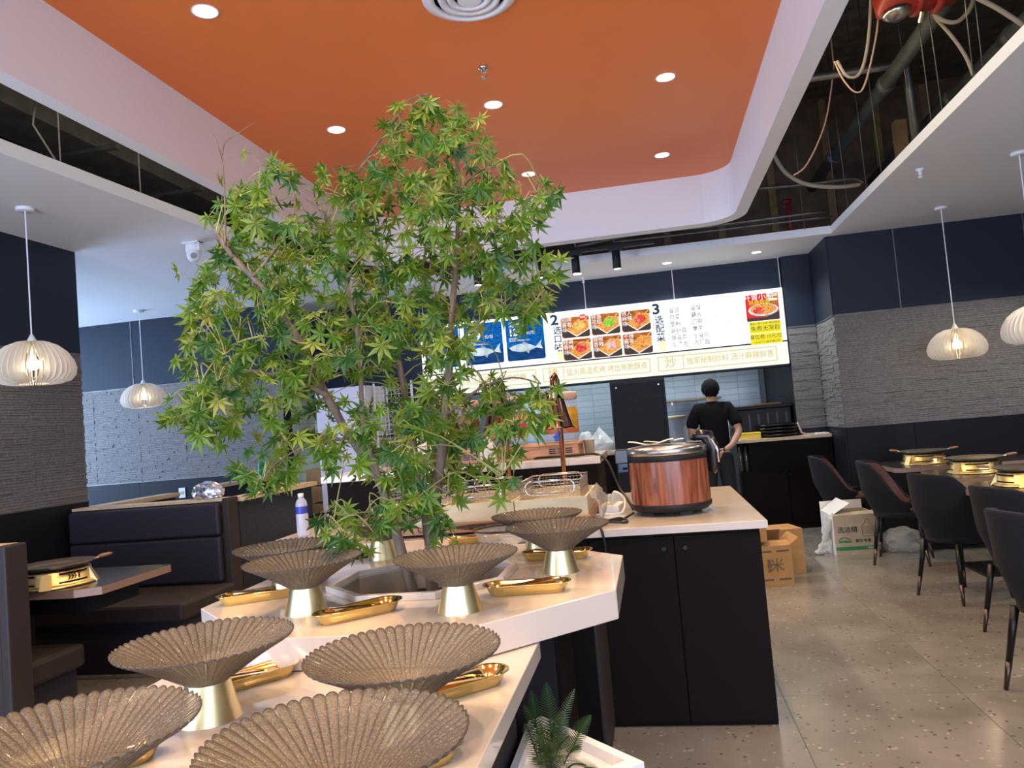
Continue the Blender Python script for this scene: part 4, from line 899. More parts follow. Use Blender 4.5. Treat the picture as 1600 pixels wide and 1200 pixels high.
def sheet(x0, y0, x1, y1, z, lift):
    n = 8; vs = [(x0+(x1-x0)*i/n, y, z+lift*math.sin(math.pi*.5*abs(i/n-.5)*2)**2) for y in (y0, y1) for i in range(n+1)]
    return vs, [(i, i+1, n+2+i, n+1+i) for i in range(n)]
tag(MB().add(*sheet(-.13, 3.94, .10, 4.10, ZT+.353, .022)).add(*sheet(-.05, 3.96, .15, 4.08, ZT+.360, .012)).build('paper_sheet', 'paper', smooth=True, fix=False), 'white instruction sheets lying on the rice cooker lid', 'paper')
def cord(name_, label, pts, r, m):
    pts = [Vector(p) for p in pts]; sm = []
    for i in range(len(pts)-1):
        p0, p1, p2, p3 = pts[max(i-1, 0)], pts[i], pts[i+1], pts[min(i+2, len(pts)-1)]
        for k in range(6):
            q = k/6; sm.append(.5*((2*p1)+(p2-p0)*q+(2*p0-5*p1+4*p2-p3)*q*q+(3*p1-p0-3*p2+p3)*q**3))
    tag(MB().tube(sm+[pts[-1]], r, 6).build(name_, m, smooth=True), label, 'cable')
Z = ZT+.006
cord('black_cable', 'black knotted power cord beside the rice cooker, hanging over the counter edge', [(-.13, 3.90, Z+.02), (-.18, 3.85, Z), (-.22, 3.78, Z), (-.30, 3.76, Z), (-.26, 3.70, Z+.01), (-.16, 3.72, Z), (-.2, 3.80, Z+.012), (-.30, 3.70, Z), (-.285, 3.60, Z), (-.27, 3.555, Z-.01), (-.26, 3.545, ZT-.08), (-.262, 3.55, ZT-.22)], .006, 'black2')
cord('black_cable', 'black cable looping from the raised bar down behind the rice cooker', [(-.95, 4.72, 1.203), (-.7, 4.66, 1.203), (-.48, 4.6, 1.205), (-.34, 4.56, 1.205), (-.27, 4.5, 1.15), (-.22, 4.42, 1.02), (-.17, 4.3, ZT+.05), (-.14, 4.2, ZT+.008)], .008, 'black2')
t = thing('power_strip', 'white power strip with sockets at the foot of the raised bar', 'power strip', (-.25, 4.15, ZT))
MB().box((-.31, 4.1, ZT+.001), (-.20, 4.30, ZT+.045), -.12).build('body', 'paper', t, bevel=.006)
for k in range(3): MB().box((-.278, 4.125+.055*k, ZT+.045), (-.232, 4.16+.055*k, ZT+.047), -.12, (-.255, 4.2, 0)).build('socket', 'cardlight', t)
cord('white_cable', 'thick white cord curling over the power strip', [(-.26, 4.32, Z+.05), (-.23, 4.2, Z+.10), (-.18, 4.16, Z+.06), (-.2, 4.08, Z), (-.3, 4.06, Z), (-.39, 4.02, Z)], .008, 'paper')
t = thing('drink_bottle', 'clear water bottle with blue label at the left end of the counter', 'bottle', (-1.935, 3.98, ZT))
MB().lathe([(.001, .002), (.030, 0), (.033, .01), (.0325, .06), (.033, .12), (.031, .128)], n=24).build('lower_body', 'bottle', t, True, world=False)
MB().lathe([(.0325, .126), (.0325, .165)], n=24, cap=False).build('label', 'bluelabel', t, True, world=False)
MB().lathe([(.031, .163), (.033, .17), (.028, .192), (.014, .212), (.013, .216)], n=24, cap=False).build('shoulder', 'bottle', t, True, world=False)
MB().lathe([(.016, .214), (.016, .235), (.001, .236)], n=20).build('cap', 'paper', t, True, world=False)
# wooden stand, pale boxes, wire baskets
t = thing('wooden_stand', 'reddish wooden stand with dark live bark edge under the pale boxes', 'stand', (-.85, 3.9, ZT))
MB().box((-1.42, 3.64, ZT+.014), (-.325, 4.30, ZT+.062)).build('board', 'redwood', t, bevel=.003)
MB().add(*(lambda n: ([(x, y, z) for k in range(n+1) for x, y, z in ((-1.02+.45*k/n, 3.637-.006*math.sin(math.pi*k/n), ZT+.040-.02*math.sin(math.pi*k/n)), (-1.02+.45*k/n, 3.637-.008*math.sin(math.pi*k/n), ZT+.040+.014*math.sin(math.pi*k/n)**.6))], [(2*k, 2*k+2, 2*k+3, 2*k+1) for k in range(n)]))(14)).build('bark_edge', 'darkbark', t)
for x in (-1.38, -.85, -.36):
    for y in (3.68, 4.24): MB().lathe([(.02, 0), (.016, .014)], (x, y, ZT), 10).build('foot', 'black2', t)
MB().tube([(-1.17, 3.638, ZT+.045), (-1.165, 3.632, ZT+.030), (-1.13, 3.632, ZT+.028), (-1.09, 3.632, ZT+.032), (-1.085, 3.638, ZT+.045)], .003, 6).build('handle', 'bronze', t)
ZB = ZT+.0625
for k, (x0, x1) in enumerate(((-1.40, -1.05), (-1.045, -.69), (-.685, -.335))):
    tn = ('left', 'middle', 'right')[k]
    t = thing('wooden_box', 'pale pine box under the %s wire basket' % tn, 'box', ((x0+x1)/2, 3.95, ZB), 0, 'pale pine boxes under the baskets')
    MB().box((x0, 3.66, ZB), (x1, 3.672, ZB+.085)).box((x0, 4.24, ZB), (x1, 4.252, ZB+.085)).box((x0, 3.672, ZB), (x0+.012, 4.24, ZB+.085)).box((x1-.012, 3.672, ZB), (x1, 4.24, ZB+.085)).build('side_board', 'palewood', t)
    MB().box((x0+.012, 3.672, ZB+.03), (x1-.012, 4.24, ZB+.04)).build('bottom_board', 'palewood', t)
    # basket
    bx0, bx1, by0, by1, z0, z1 = x0+.025, x1-.03, 3.70, 4.14, ZB+.0405, ZB+.165
    t = thing('wire_basket', 'chrome wire basket with looped handles, %s of three' % {'left': 'first', 'middle': 'second', 'right': 'last by the rice cooker'}[tn], 'basket', ((bx0+bx1)/2, (by0+by1)/2, z0), 0, 'chrome wire baskets')
    b = MB()
    for z in (z1, z0+.004, (z0+z1)/2+.01): b.tube([(bx0, by0, z), (bx1, by0, z), (bx1, by1, z), (bx0, by1, z), (bx0, by0, z)], .004 if z == z1 else .002, 6)
    b.build('frame', 'chrome', t, True)
    b = MB()
    for i in range(17):
        x = bx0+(bx1-bx0)*i/16
        for y in (by0, by1): b.tube([(x, y, z0), (x, y, z1)], .0012, 3, cap=False)
        b.tube([(x, by0, z0), (x, by1, z0)], .0012, 3, cap=False)
    for i in range(23):
        y = by0+(by1-by0)*i/22
        for x in (bx0, bx1): b.tube([(x, y, z0), (x, y, z1)], .0012, 3, cap=False)
    for i in range(1, 8):
        z = z0+(z1-z0)*i/8; b.tube([(bx0, by0, z), (bx1, by0, z), (bx1, by1, z), (bx0, by1, z), (bx0, by0, z)], .0010, 3, cap=False)
    tag(b.build('wire_mesh', 'chrome', t), kind='stuff')
    for y, s in ((by0, -1), (by1, 1)):
        cx = (bx0+bx1)/2
        MB().tube([(cx-.085+.035*math.cos(a), y+s*.006, z1-.03+.035*math.sin(a)) for a in [math.pi/2+math.pi*i/8 for i in range(9)]]+[(cx+.085+.035*math.cos(a), y+s*.006, z1-.03+.035*math.sin(a)) for a in [-math.pi/2+math.pi*i/8 for i in range(9)]]+[(cx-.085, y+s*.006, z1+.005)], .0035, 6).build('handle', 'chrome', t, True)
def filmwrap(name, label, pts_fn, nx, ny, m='film', seed=0):
    r = random.Random(seed); vs = []
    for j in range(ny+1):
        for i in range(nx+1):
            p = Vector(pts_fn(i/nx, j/ny)); vs.append(p+Vector((r.uniform(-.006, .006), r.uniform(-.006, .001), r.uniform(-.006, .006))))
    fs = [(j*(nx+1)+i, j*(nx+1)+i+1, (j+1)*(nx+1)+i+1, (j+1)*(nx+1)+i) for j in range(ny) for i in range(nx)]
    o = MB().add(vs, fs).build(name, m, smooth=True, fix=False); sd = o.modifiers.new('th', 'SOLIDIFY'); sd.thickness = .001
    return tag(o, label, 'film')
filmwrap('plastic_film', 'crumpled clear film over the left pale box behind the trunk', lambda u, v: (-1.41+.37*u, 3.645-.012*v, ZB+.095-.10*v), 22, 8, seed=2)
filmwrap('plastic_film', 'crumpled clear film sagging over the right end of the pale boxes', lambda u, v: (-.335+.05*math.sin(v*2.4)+.012, 3.66+.55*u, ZB+.10-.155*v), 18, 10, seed=5)
t = thing('glass_dish', 'clear fluted dish with speckled dark rim behind the front bowl', 'dish', (-.70, 3.42, ZT-.002))
MB().lathe([(.001, .002), (.11, 0), (.115, .008), (.13, .052), (.134, .052), (.118, .006)], n=44, cap=False).build('dish', 'clear', t, False, world=False)
MB().lathe([(.128, .050), (.138, .054), (.138, .060), (.128, .058), (.128, .050)], n=44, cap=False).build('rim', 'darkbark', t, True, world=False)
# heat lamps
def heatlamp(x, y, label):
    t = thing('heat_lamp', label, 'heat lamp', (x, y, ZB-.0005), 0, 'bronze gooseneck heat lamps over the baskets')
    zb = 1.375-ZB
    MB().lathe([(.05, 0), (.05, .012), (.016, .02)], n=24).build('base', 'copper', t, True, world=False)
    top = zb+.30
    MB().tube([(0, 0, .01), (0, 0, zb+.05), (.01, 0, zb+.18), (.008, -.02, top-.03), (0, -.05, top), (-.012, -.075, top-.02), (-.014, -.08, top-.06), (-.014, -.08, zb+.20)], .0135, 12).build('pole', 'copper', t, True, world=False)
    sh = MB()
    sh.lathe([(.03, zb+.215), (.042, zb+.21), (.05, zb+.198), (.046, zb+.194), (.056, zb+.184), (.052, zb+.180), (.062, zb+.170), (.058, zb+.166)], (-.014, -.08, 0), 32, cap=False)
    sh.build('cap', 'copper', t, True, world=False)
    MB().lathe([(.058, zb+.168), (.066, zb+.13), (.080, zb+.07), (.098, zb+.015), (.104, zb), (.100, zb+.001), (.077, zb+.068), (.056, zb+.16)], (-.014, -.08, 0), 40, cap=False).build('shade', 'copper', t, True, world=False)
    MB().lathe([(.02, zb+.13), (.035, zb+.06), (.03, zb+.03), (.001, zb+.02)], (-.014, -.08, 0), 16).build('bulb', 'redpaint', t, True, world=False)
heatlamp(-.505, 4.28, 'bronze gooseneck heat lamp over the last basket, clear of the leaves')
heatlamp(-.815, 4.28, 'bronze gooseneck heat lamp over the second basket, half behind leaves')
heatlamp(-1.13, 4.28, 'bronze gooseneck heat lamp deep behind the maple leaves')
# drink dispensers on their plinth
t = thing('wooden_plinth', 'long brown wooden plinth with slots under the drink dispensers', 'plinth', (-.85, 4.8, 1.197))
MB().box((-1.33, 4.66, 1.198), (-.45, 5.02, 1.272)).build('body', 'redwood', t, bevel=.003); MB().box((-1.345, 4.64, 1.272), (-.435, 5.04, 1.284)).build('top', 'redwood', t, bevel=.002)
for x in (-1.22, -.93, -.63):
    for z in (1.222, 1.234, 1.246):
        for k in range(3): MB().box((x+.05*k, 4.655, z), (x+.042+.05*k, 4.661, z+.006)).build('slot', 'black2', t)
for k, (x, lm, lb) in enumerate(((-.57, 'labelfruit', 'clear drink dispenser with pink lid and fruit label, beside the kitchen tiles'), (-.90, 'labelpink', 'clear drink dispenser with pink label between the other two'), (-1.21, 'labeltea', 'clear drink dispenser with leafy label, furthest behind the maple'))):
    t = thing('drink_dispenser', lb, 'dispenser', (x, 4.84, 1.2842), 0, 'drink dispensers with pink lids')
    MB().lathe([(.001, .002), (.105, 0), (.115, .008), (.116, .26), (.112, .268)], n=36, cap=False).build('tank', 'clear', t, True, world=False)
    MB().lathe([(.1175, .075), (.1175, .215)], n=36, cap=False).build('label', lm, t, True, world=False)
    MB().lathe([(.118, .055), (.118, .082)], n=36, cap=False).build('label_band', 'labelred' if k != 1 else 'labelpink', t, True, world=False)
    MB().lathe([(.108, .262), (.122, .268), (.124, .298), (.115, .312), (.001, .314)], n=36).build('lid', 'pink', t, True, world=False)
    MB().box((-.022, -.155, .012), (.022, -.112, .05)).box((-.03, -.15, .028), (.03, -.125, .044)).box((-.012, -.15, .05), (.012, -.13, .065)).build('tap', 'blue', t, world=False, bevel=.003)
blob('plastic_bag', 'crumpled clear plastic bag in front of the dispenser plinth', 'bag', (-.99, 4.58, 1.198), .055, .045, .09, 'bag', 11, tip=.3)
blob('plastic_bag', 'taller crumpled plastic bag on the raised bar behind leaves', 'bag', (-1.44, 4.62, 1.198), .08, .06, .12, 'bag', 13)
t = thing('grey_bin', 'small grey plastic bin at the end of the dispenser plinth', 'bin', (-.40, 4.86, 1.197))
MB().lathe([(.03, .001), (.035, .085), (.038, .088), (.033, .086), (.028, .006)], n=20).build('bin_body', 'cable', t, True, world=False)
# ------------------------------------------------------------------ maple tree in the planter
tree = thing('maple_tree', 'tall leafy green maple tree growing from the octagonal planter', 'tree', (-.87, 2.72, .56))
def catmull(pts, k=4):
    sm = []
    for i in range(len(pts)-1):
        p0, p1, p2, p3 = pts[max(i-1, 0)], pts[i], pts[i+1], pts[min(i+2, len(pts)-1)]
        for j in range(k):
            q = j/k; sm.append(.5*((2*p1)+(p2-p0)*q+(2*p0-5*p1+4*p2-p3)*q*q+(3*p1-p0-3*p2+p3)*q**3))
    return sm+[pts[-1]]
NODES = []
def limb(name, pts, r0, r1, m, nodes=True, n=9):
    P_ = [ony(u, v, Y) for u, v, Y in pts]; sm = catmull(P_); k = len(sm)
    rr = random.Random(len(NODES)); rs = [(r0+(r1-r0)*i/(k-1))*(1+rr.uniform(-.07, .07)) for i in range(k)]
    MB().tube(sm, rs, n).build(name, m, tree, True)
    if nodes: NODES.extend(sm[len(sm)//5:])
def ys(a, b, pts): return [(u, v, a+(b-a)*i/(len(pts)-1)) for i, (u, v) in enumerate(pts)]
limb('trunk', ys(2.70, 2.72, [(677, 955), (676, 925), (673, 880), (674, 840), (680, 790), (686, 740), (692, 690), (697, 640), (701, 590), (704, 540), (707, 480), (712, 420), (715, 370), (717, 320), (716, 270), (708, 225), (690, 185)]), .024, .004, 'bark', n=12)
limb('trunk', ys(2.70, 2.45, [(652, 955), (642, 915), (632, 880), (621, 838), (610, 795), (594, 752), (581, 732), (560, 700), (540, 672), (523, 640), (511, 620), (502, 602), (492, 578), (468, 532), (448, 502), (426, 470), (406, 444), (376, 414), (354, 388), (338, 362)]), .021, .008, 'bark', n=12)
limb('trunk', ys(2.74, 2.95, [(676, 890), (668, 830), (657, 760), (648, 710), (640, 660), (628, 592), (618, 540), (604, 480), (588, 410), (566, 330), (540, 280)]), .019, .005, 'bark', n=10)
limb('branch', ys(2.62, 2.6, [(597, 757), (582, 715), (569, 661), (565, 622), (563, 578), (557, 510), (543, 450), (530, 390), (512, 340), (480, 310)]), .012, .004, 'bark')
limb('branch', ys(2.5, 2.4, [(511, 618), (488, 606), (470, 600), (440, 590), (390, 580), (340, 600), (300, 640)]), .009, .003, 'bark')
limb('branch', ys(2.48, 2.3, [(470, 536), (440, 526), (395, 528), (350, 548), (318, 590), (310, 620)]), .005, .002, 'twig')
limb('branch', ys(2.45, 2.4, [(352, 384), (352, 330), (350, 290), (347, 250), (340, 225), (333, 206)]), .004, .0015, 'bark', False)
limb('branch', ys(2.41, 2.5, [(347, 242), (352, 222), (370, 210), (398, 190)]), .0028, .001, 'bark', False)
limb('branch', ys(2.95, 2.8, [(585, 400), (560, 345), (545, 300), (569, 253), (594, 219), (619, 187), (640, 156), (672, 147)]), .006, .002, 'bark')
limb('branch', ys(2.9, 2.7, [(500, 330), (490, 297), (503, 275), (537, 261), (569, 262), (600, 278)]), .003, .001, 'bark', False)
limb('branch', ys(2.7, 2.5, [(713, 400), (750, 375), (795, 345), (828, 312), (842, 285)]), .007, .002, 'bark')
limb('branch', ys(2.7, 2.55, [(702, 560), (740, 510), (790, 478), (850, 470)]), .007, .002, 'bark')
limb('branch', ys(2.7, 2.6, [(696, 650), (745, 610), (800, 590), (845, 600)]), .006, .002, 'bark')
limb('branch', ys(2.7, 2.5, [(684, 755), (720, 752), (760, 750), (785, 742)]), .004, .0015, 'bark')
limb('branch', ys(2.7, 2.9, [(714, 340), (690, 290), (680, 240), (690, 190)]), .006, .002, 'bark')
limb('branch', ys(2.7, 2.6, [(716, 300), (745, 270), (775, 260)]), .005, .002, 'bark')
limb('branch', ys(2.56, 2.4, [(548, 685), (510, 690), (470, 700), (430, 725), (410, 750)]), .005, .002, 'bark')
limb('branch', ys(2.66, 2.45, [(612, 805), (580, 800), (545, 805), (520, 820)]), .004, .0015, 'twig')
limb('branch', ys(2.45, 2.6, [(395, 432), (430, 390), (460, 330), (455, 280)]), .006, .002, 'bark')
def leafshape(fold, curl):
    lob = [(-2.35, .62), (-1.50, .86), (-.74, .97), (0, 1.05), (.74, .97), (1.50, .86), (2.35, .62)]
    vs = [(0, 0, 0)]; ring = []
    for i, (a, l) in enumerate(lob):
        for da, f in ((-.29, .46), (0, 1), (.29, .46)):
            r = l*f; x = r*math.sin(a+da); y = r*math.cos(a+da)
            z = (-curl*r*r)+(fold*.10 if da == 0 and f == 1 else -.05*fold)
            ring.append(len(vs)); vs.append((x*.5, y*.5, z*.5))
        if i < 6:
            m = (a+lob[i+1][0])/2; r = .24; ring.append(len(vs)); vs.append((r*math.sin(m)*.5, r*math.cos(m)*.5, .02))
    fs = [(0, ring[i], ring[i+1]) for i in range(len(ring)-1)]
    return vs, fs
SH = [leafshape(1, .22), leafshape(.6, .42), leafshape(1.3, .08)]
LM = []
for vs, fs in SH: LM.append(MB().add([(x, y, z) for x, y, z in vs], fs).mesh('leaf', 'leaf', fix=False))
crown = [(268, 655), (290, 600), (300, 560), (320, 520), (285, 440), (340, 408), (345, 330), (380, 290), (410, 245), (440, 285), (480, 300), (520, 268), (565, 300), (592, 268), (618, 215), (605, 185), (650, 150), (690, 160), (722, 178), (745, 235), (785, 262), (785, 320), (828, 290), (850, 285), (848, 340), (830, 380), (850, 420), (858, 480), (850, 520), (838, 560), (850, 605), (862, 660), (820, 690), (795, 705), (770, 740), (740, 765), (705, 790), (668, 800), (620, 770), (590, 770), (560, 760), (530, 745), (505, 720), (480, 715), (450, 735), (415, 760), (385, 740), (350, 690), (300, 690)]
def inside(x, y, poly):
    c = False; n = len(poly)
    for i in range(n):
        x0, y0 = poly[i]; x1, y1 = poly[i-1]
        if (y0 > y) != (y1 > y) and x < (x1-x0)*(y-y0)/(y1-y0)+x0: c = not c
    return c
rt = random.Random(11); cen = []
fixed = [(282, 655), (325, 672), (308, 572), (300, 440), (335, 445), (352, 320), (408, 258), (430, 270), (642, 165), (695, 180), (768, 258), (838, 300), (846, 425), (850, 482), (828, 345), (545, 838), (510, 800), (575, 805), (600, 785), (780, 742), (640, 800), (655, 775), (700, 815), (835, 655), (848, 615), (410, 745), (360, 640), (350, 385), (590, 840), (610, 210), (730, 200), (535, 800), (760, 680), (700, 770), (300, 610), (320, 540)]
for u, v in fixed: cen.append((u, v, rt.uniform(2.35, 2.65)))
tries = 0
while len(cen) < 262 and tries < 9000:
    tries += 1; u, v = rt.uniform(260, 865), rt.uniform(145, 830)
    if not inside(u, v, crown): continue
    if 500 < u < 610 and 600 < v < 700 and rt.random() < .45: continue
    if 455 < u < 520 and 640 < v < 760 and rt.random() < .6: continue
    if 725 < u < 870 and 490 < v < 588: continue
    if 640 < u < 735 and 500 < v < 600 and rt.random() < .5: continue
    if 820 < u < 900 and 580 < v < 665: continue
    if 452 < u < 500 and 765 < v: continue
    if any((u-a)**2+(v-b_)**2 < 18**2 for a, b_, _ in cen): continue
    cen.append((u, v, rt.uniform(2.25, 3.1)))
leaves = []; tw = MB()
for u, v, Y in cen:
    c = ony(u, v, Y); nd = min(NODES, key=lambda q: (q-c).length+max(0, q.z-c.z)*.8)
    mid = (nd+c)/2+Vector((rt.uniform(-.04, .04), rt.uniform(-.04, .04), .05))
    tw.tube(catmull([nd, mid, c], 3), .0028, 4, .0014, cap=False)
    for k in range(rt.choice((5, 6, 6, 7))):
        d = Vector((rt.gauss(0, 1), rt.gauss(0, 1), rt.gauss(-.25, .7))).normalized()
        p = c+d*rt.uniform(.03, .085)
        tw.tube([c+d*.004, (c+p)/2+Vector((0, 0, .018)), p], .0011, 3, .0009, cap=False)
        leaves.append((p, d))
tag(tw.build('twigs', 'twig', tree), kind='stuff')
inv = ORIG[tree.name]
def leafmatrix(p, d):
    # petiole end at p, blade spreads along d and droops; the face looks up and outward, mostly towards light
    y = (d*.5+Vector((rt.uniform(-.5, .5), rt.uniform(-.5, .5), rt.uniform(-1.2, .25)))).normalized()
    z = Vector((rt.gauss(.1, .55), rt.gauss(-.75, .5), rt.gauss(.45, .5))); z = (z-y*z.dot(y)).normalized(); x = y.cross(z)
    s = rt.uniform(.082, .132)
    return Matrix(((x.x*s, y.x*s, z.x*s, p.x), (x.y*s, y.y*s, z.y*s, p.y), (x.z*s, y.z*s, z.z*s, p.z), (0, 0, 0, 1)))
leaves = [(leafmatrix(p, d), rt.randrange(3)) for p, d in leaves]
leaves.sort(key=lambda q: (q[0].translation-EYE).length-q[0].to_scale().x*6)
for m_, k in leaves[:296]:
    o = link('leaf', LM[k], tree); o.matrix_local = inv @ m_
b = MB()
for m_, k in leaves[296:]: b.add([m_ @ Vector(p) for p in SH[k][0]], SH[k][1])
tag(b.build('leaves', 'leaves', tree, fix=False), kind='stuff')
# ------------------------------------------------------------------ ferns in a white planter box low in front of the cabinets
t = thing('planter_box', 'white planter box on the floor below the front counter', 'planter', (-.28, 1.95, 0))
pz = .55
q = [Vector(p) for p in ((-.40, 2.30, pz), (-.098, 1.99, pz), (-.30, 1.79, pz), (-.435, 1.87, pz), (-.435, 2.265, pz))]
cx = sum(q, Vector())/5; ins = [cx+(p-cx)*.80 for p in q]; n = 5
vs = [(p.x, p.y, z) for z in (0.001, pz) for p in q]+[(p.x, p.y, z) for z in (pz-.03, pz) for p in ins]
fs = [(i, (i+1) % n, n+(i+1) % n, n+i) for i in range(n)]+[(2*n+i, 2*n+(i+1) % n, 3*n+(i+1) % n, 3*n+i) for i in range(n)]+[(n+i, n+(i+1) % n, 3*n+(i+1) % n, 3*n+i) for i in range(n)]+[tuple(range(2*n, 3*n))]
MB().add(vs, fs).build('box', 'white', t)
fern = thing('fern', 'dark green fern with upright fronds in the white planter box', 'fern', Vector((-.36, 2.1, .43)))
def frond(base, tip, bend, wd):
    base, tip = Vector(base), Vector(tip); b = MB(); n = 34
    cp = [base+(tip-base)*(i/n)+Vector(bend)*math.sin(math.pi*i/n)*.5 for i in range(n+1)]
    ax = (tip-base).normalized(); side = ax.cross(Vector((.2, -.9, .3))).normalized(); up_ = side.cross(ax)
    b.tube(cp[::4]+[cp[-1]], .003, 4, .001)
    for i in range(2, n):
        l = wd*math.sin(math.pi*(i/n)**.8)**.7
        for s in (-1, 1):
            p = cp[i]; e = p+side*s*l+ax*l*.55-up_*l*.15; wv = ax*.0024
            b.add([p-wv, p+wv, e+wv*.3, e-wv*.2], [(0, 1, 2, 3)])
    b.build('frond', 'fern', fern, fix=False)
fb = Vector((-.35, 2.10, .46))
for (u, v, Y, wd) in ((830, 1078, 2.0, .035), (853, 1066, 2.1, .04), (898, 1076, 2.2, .03), (923, 1117, 2.12, .035), (818, 1102, 2.0, .03), (868, 1120, 1.95, .045), (890, 1150, 1.9, .05), (915, 1195, 1.9, .045), (845, 1130, 1.9, .04), (940, 1205, 1.95, .035), (880, 1110, 2.2, .04), (838, 1150, 1.85, .04), (820, 1130, 1.95, .035), (858, 1160, 1.9, .045), (905, 1165, 1.95, .04), (832, 1185, 1.85, .04), (875, 1180, 1.85, .05)):
    frond(fb+Vector((rt.uniform(-.03, .03), rt.uniform(-.03, .03), -.03)), ony(u, v, Y), (0, 0, .05), wd*.7)
# ------------------------------------------------------------------ booths on the left
def booth(y0, y1, ys_, face, label, xe=-3.1, ze=1.06, se=None):
    se = se or xe+.02
    # y0..y1 back panel, ys_ front edge of seat
    t = thing('booth_bench', label, 'bench', (-3.8, (y0+y1)/2, 0))
    ya, yb = (ys_, y0) if face < 0 else (y1, ys_)
    MB().box((-4.40, y0+.01, 0), (xe-.05, y1-.01, ze-.02)).build('back_panel', 'vinyl2', t)
    MB().box((xe-.05, y0, 0), (xe, y1, ze)).build('end_panel', 'vinyl2', t, bevel=.008)
    MB().box((-4.40, y0, ze-.02), (xe-.05, y1, ze)).build('top_cap', 'wood', t)
    for z0, z1 in ((.46, .79), (.795, ze-.03)):
        y = y0 if face < 0 else y1
        MB().box((-4.40, min(y, y+face*.05), z0), (xe-.055, max(y, y+face*.05), z1)).build('back_cushion', 'vinyl', t, bevel=.02)
    MB().box((-4.40, ya+(.0), .33), (se, yb, .45)).build('seat_cushion', 'vinyl2', t, bevel=.022)
    MB().box((-4.40, ya+.04, 0), (se-.03, yb-.04, .33)).build('seat_base', 'vinyl', t)
booth(5.2, 5.34, 4.55, -1, 'purple black booth bench facing the camera at the left table')
booth(3.08, 3.21, 3.70, 1, 'dark booth bench at the left edge with its back to the camera', -2.965, se=-3.09)
t = thing('dining_table', 'black table with copper coloured edge between the left booth benches', 'table', (-3.6, 3.93, 0))
def tablepoly(x0, y0, x1, y1, c): return [(x0, y0), (x1-c, y0), (x1, y0+c*.6), (x1, y1-c*.3), (x1-c*.4, y1), (x0, y1)]
MB().prism(tablepoly(-4.35, 3.585, -2.935, 4.27, .11), .712, .752).build('table_top', 'tabletop', t)
MB().prism([(x*1.0+(.004 if x > -3 else 0), y+(.004 if y > 4 else -.004)) for x, y in tablepoly(-4.35, 3.585, -2.935, 4.27, .11)], .71, .7505).build('edge_band', 'edge', t)
MB().box((-4.2, 3.72, .60), (-3.08, 4.14, .71)).build('apron', 'black2', t); MB().box((-3.75, 3.86, .02), (-3.65, 3.98, .60)).build('pedestal', 'legblack', t); MB().box((-3.95, 3.72, .0), (-3.45, 4.18, .02)).build('base_plate', 'legblack', t)
def stove(loc, rz, label, plabel, first):
    if first:
        t = thing('gas_stove', label, 'stove', loc, rz, 'round gold table stoves')
        MB().lathe([(.20, 0), (.205, .006), (.19, .016), (.176, .022), (.172, .085), (.165, .09), (.10, .088), (.10, .05), (.001, .05)], n=48).build('body', 'gold', t, True, world=False)
        for a in (20, 110, 200, 290):
            c_, s_ = math.cos(R(a)), math.sin(R(a)); o = MB().add([(.165, -.022, .09), (.165, .022, .09), (.21, .028, .002), (.21, -.028, .002), (.15, -.022, .09), (.15, .022, .09), (.15, .028, .002), (.15, -.028, .002)], [(0, 1, 2, 3), (4, 7, 6, 5), (0, 4, 5, 1), (3, 2, 6, 7), (0, 3, 7, 4), (1, 5, 6, 2)]).build('foot', 'gold', t, world=False); o.rotation_euler = (0, 0, R(a))
        sm = lambda a0, a1, z0, z1, r: [(r*math.cos(a0+(a1-a0)*i/8), r*math.sin(a0+(a1-a0)*i/8), z) for z in (z0, z1) for i in range(9)]
        for a in (65, 155, 245, 335):
            for z0, z1 in ((.026, .035), (.072, .081)):
                MB().add(sm(R(a-26), R(a+26), z0, z1, .1765), [(i, i+1, 10+i, 9+i) for i in range(8)]).build('slot', 'black2', t, world=False)
        for g in (-37, 143):
            for k in range(3):
                b = MB(); a0 = R(g+5*k); P_ = lambda a, z: (.1768*math.cos(a), .1768*math.sin(a), z)
                w_ = R(2.2); e = R(3.2)
                b.add([P_(a0, .042), P_(a0+w_, .042), P_(a0+w_+e, .055), P_(a0+w_, .068), P_(a0, .068), P_(a0+e, .055)], [(0, 1, 2, 5), (5, 2, 3, 4)]).build('chevron_vent', 'black2', t, world=False)
            b = MB(); b.add(sm(R(g+19), R(g+21.5), .042, .068, .1768), [(i, i+1, 10+i, 9+i) for i in range(8)]).build('slot', 'black2', t, world=False)
        p = thing('griddle_pan', plabel, 'pan', (loc[0], loc[1], loc[2]+.0885), R(40), 'shallow pans on the gold stoves')
        MB().lathe([(.001, .002), (.13, 0), (.16, .008), (.195, .026), (.20, .030), (.197, .032), (.16, .014), (.13, .006), (.001, .007)], n=48, cap=False).build('pan', 'panblack', p, True, world=False)
        for s in (-1, 1):
            MB().tube([(s*.19, -.02, .026), (s*.215, 0, .034), (s*.19, .02, .026)], .005, 6).build('bracket', 'goldbowl', p, world=False)
            MB().tube([(s*.205, 0, .034), (s*.225, 0, .037), (s*.265, 0, .042), (s*.28, 0, .042)], [.007, .011, .010, .006], 10).build('handle', 'handlewood', p, True, world=False)
        return t, p
st, pn = stove((-3.30, 3.76, .7522), R(6), 'round gold gas stove on the left booth table', 'shallow pan with wooden handles on the left booth table', True)
for x, y, rz, lb in ((2.41, 7.60, R(8), 'farthest table on the right'), (2.43, 6.52, R(8), 'middle table on the right'), (2.36, 5.52, R(-50), 'table cut by the right picture edge')):
    dup(st, (x, y, .7522), rz, 'round gold gas stove on the '+lb); dup(pn, (x, y, .7522+.0885), R(-18), 'shallow pan with wooden handles on the '+lb)
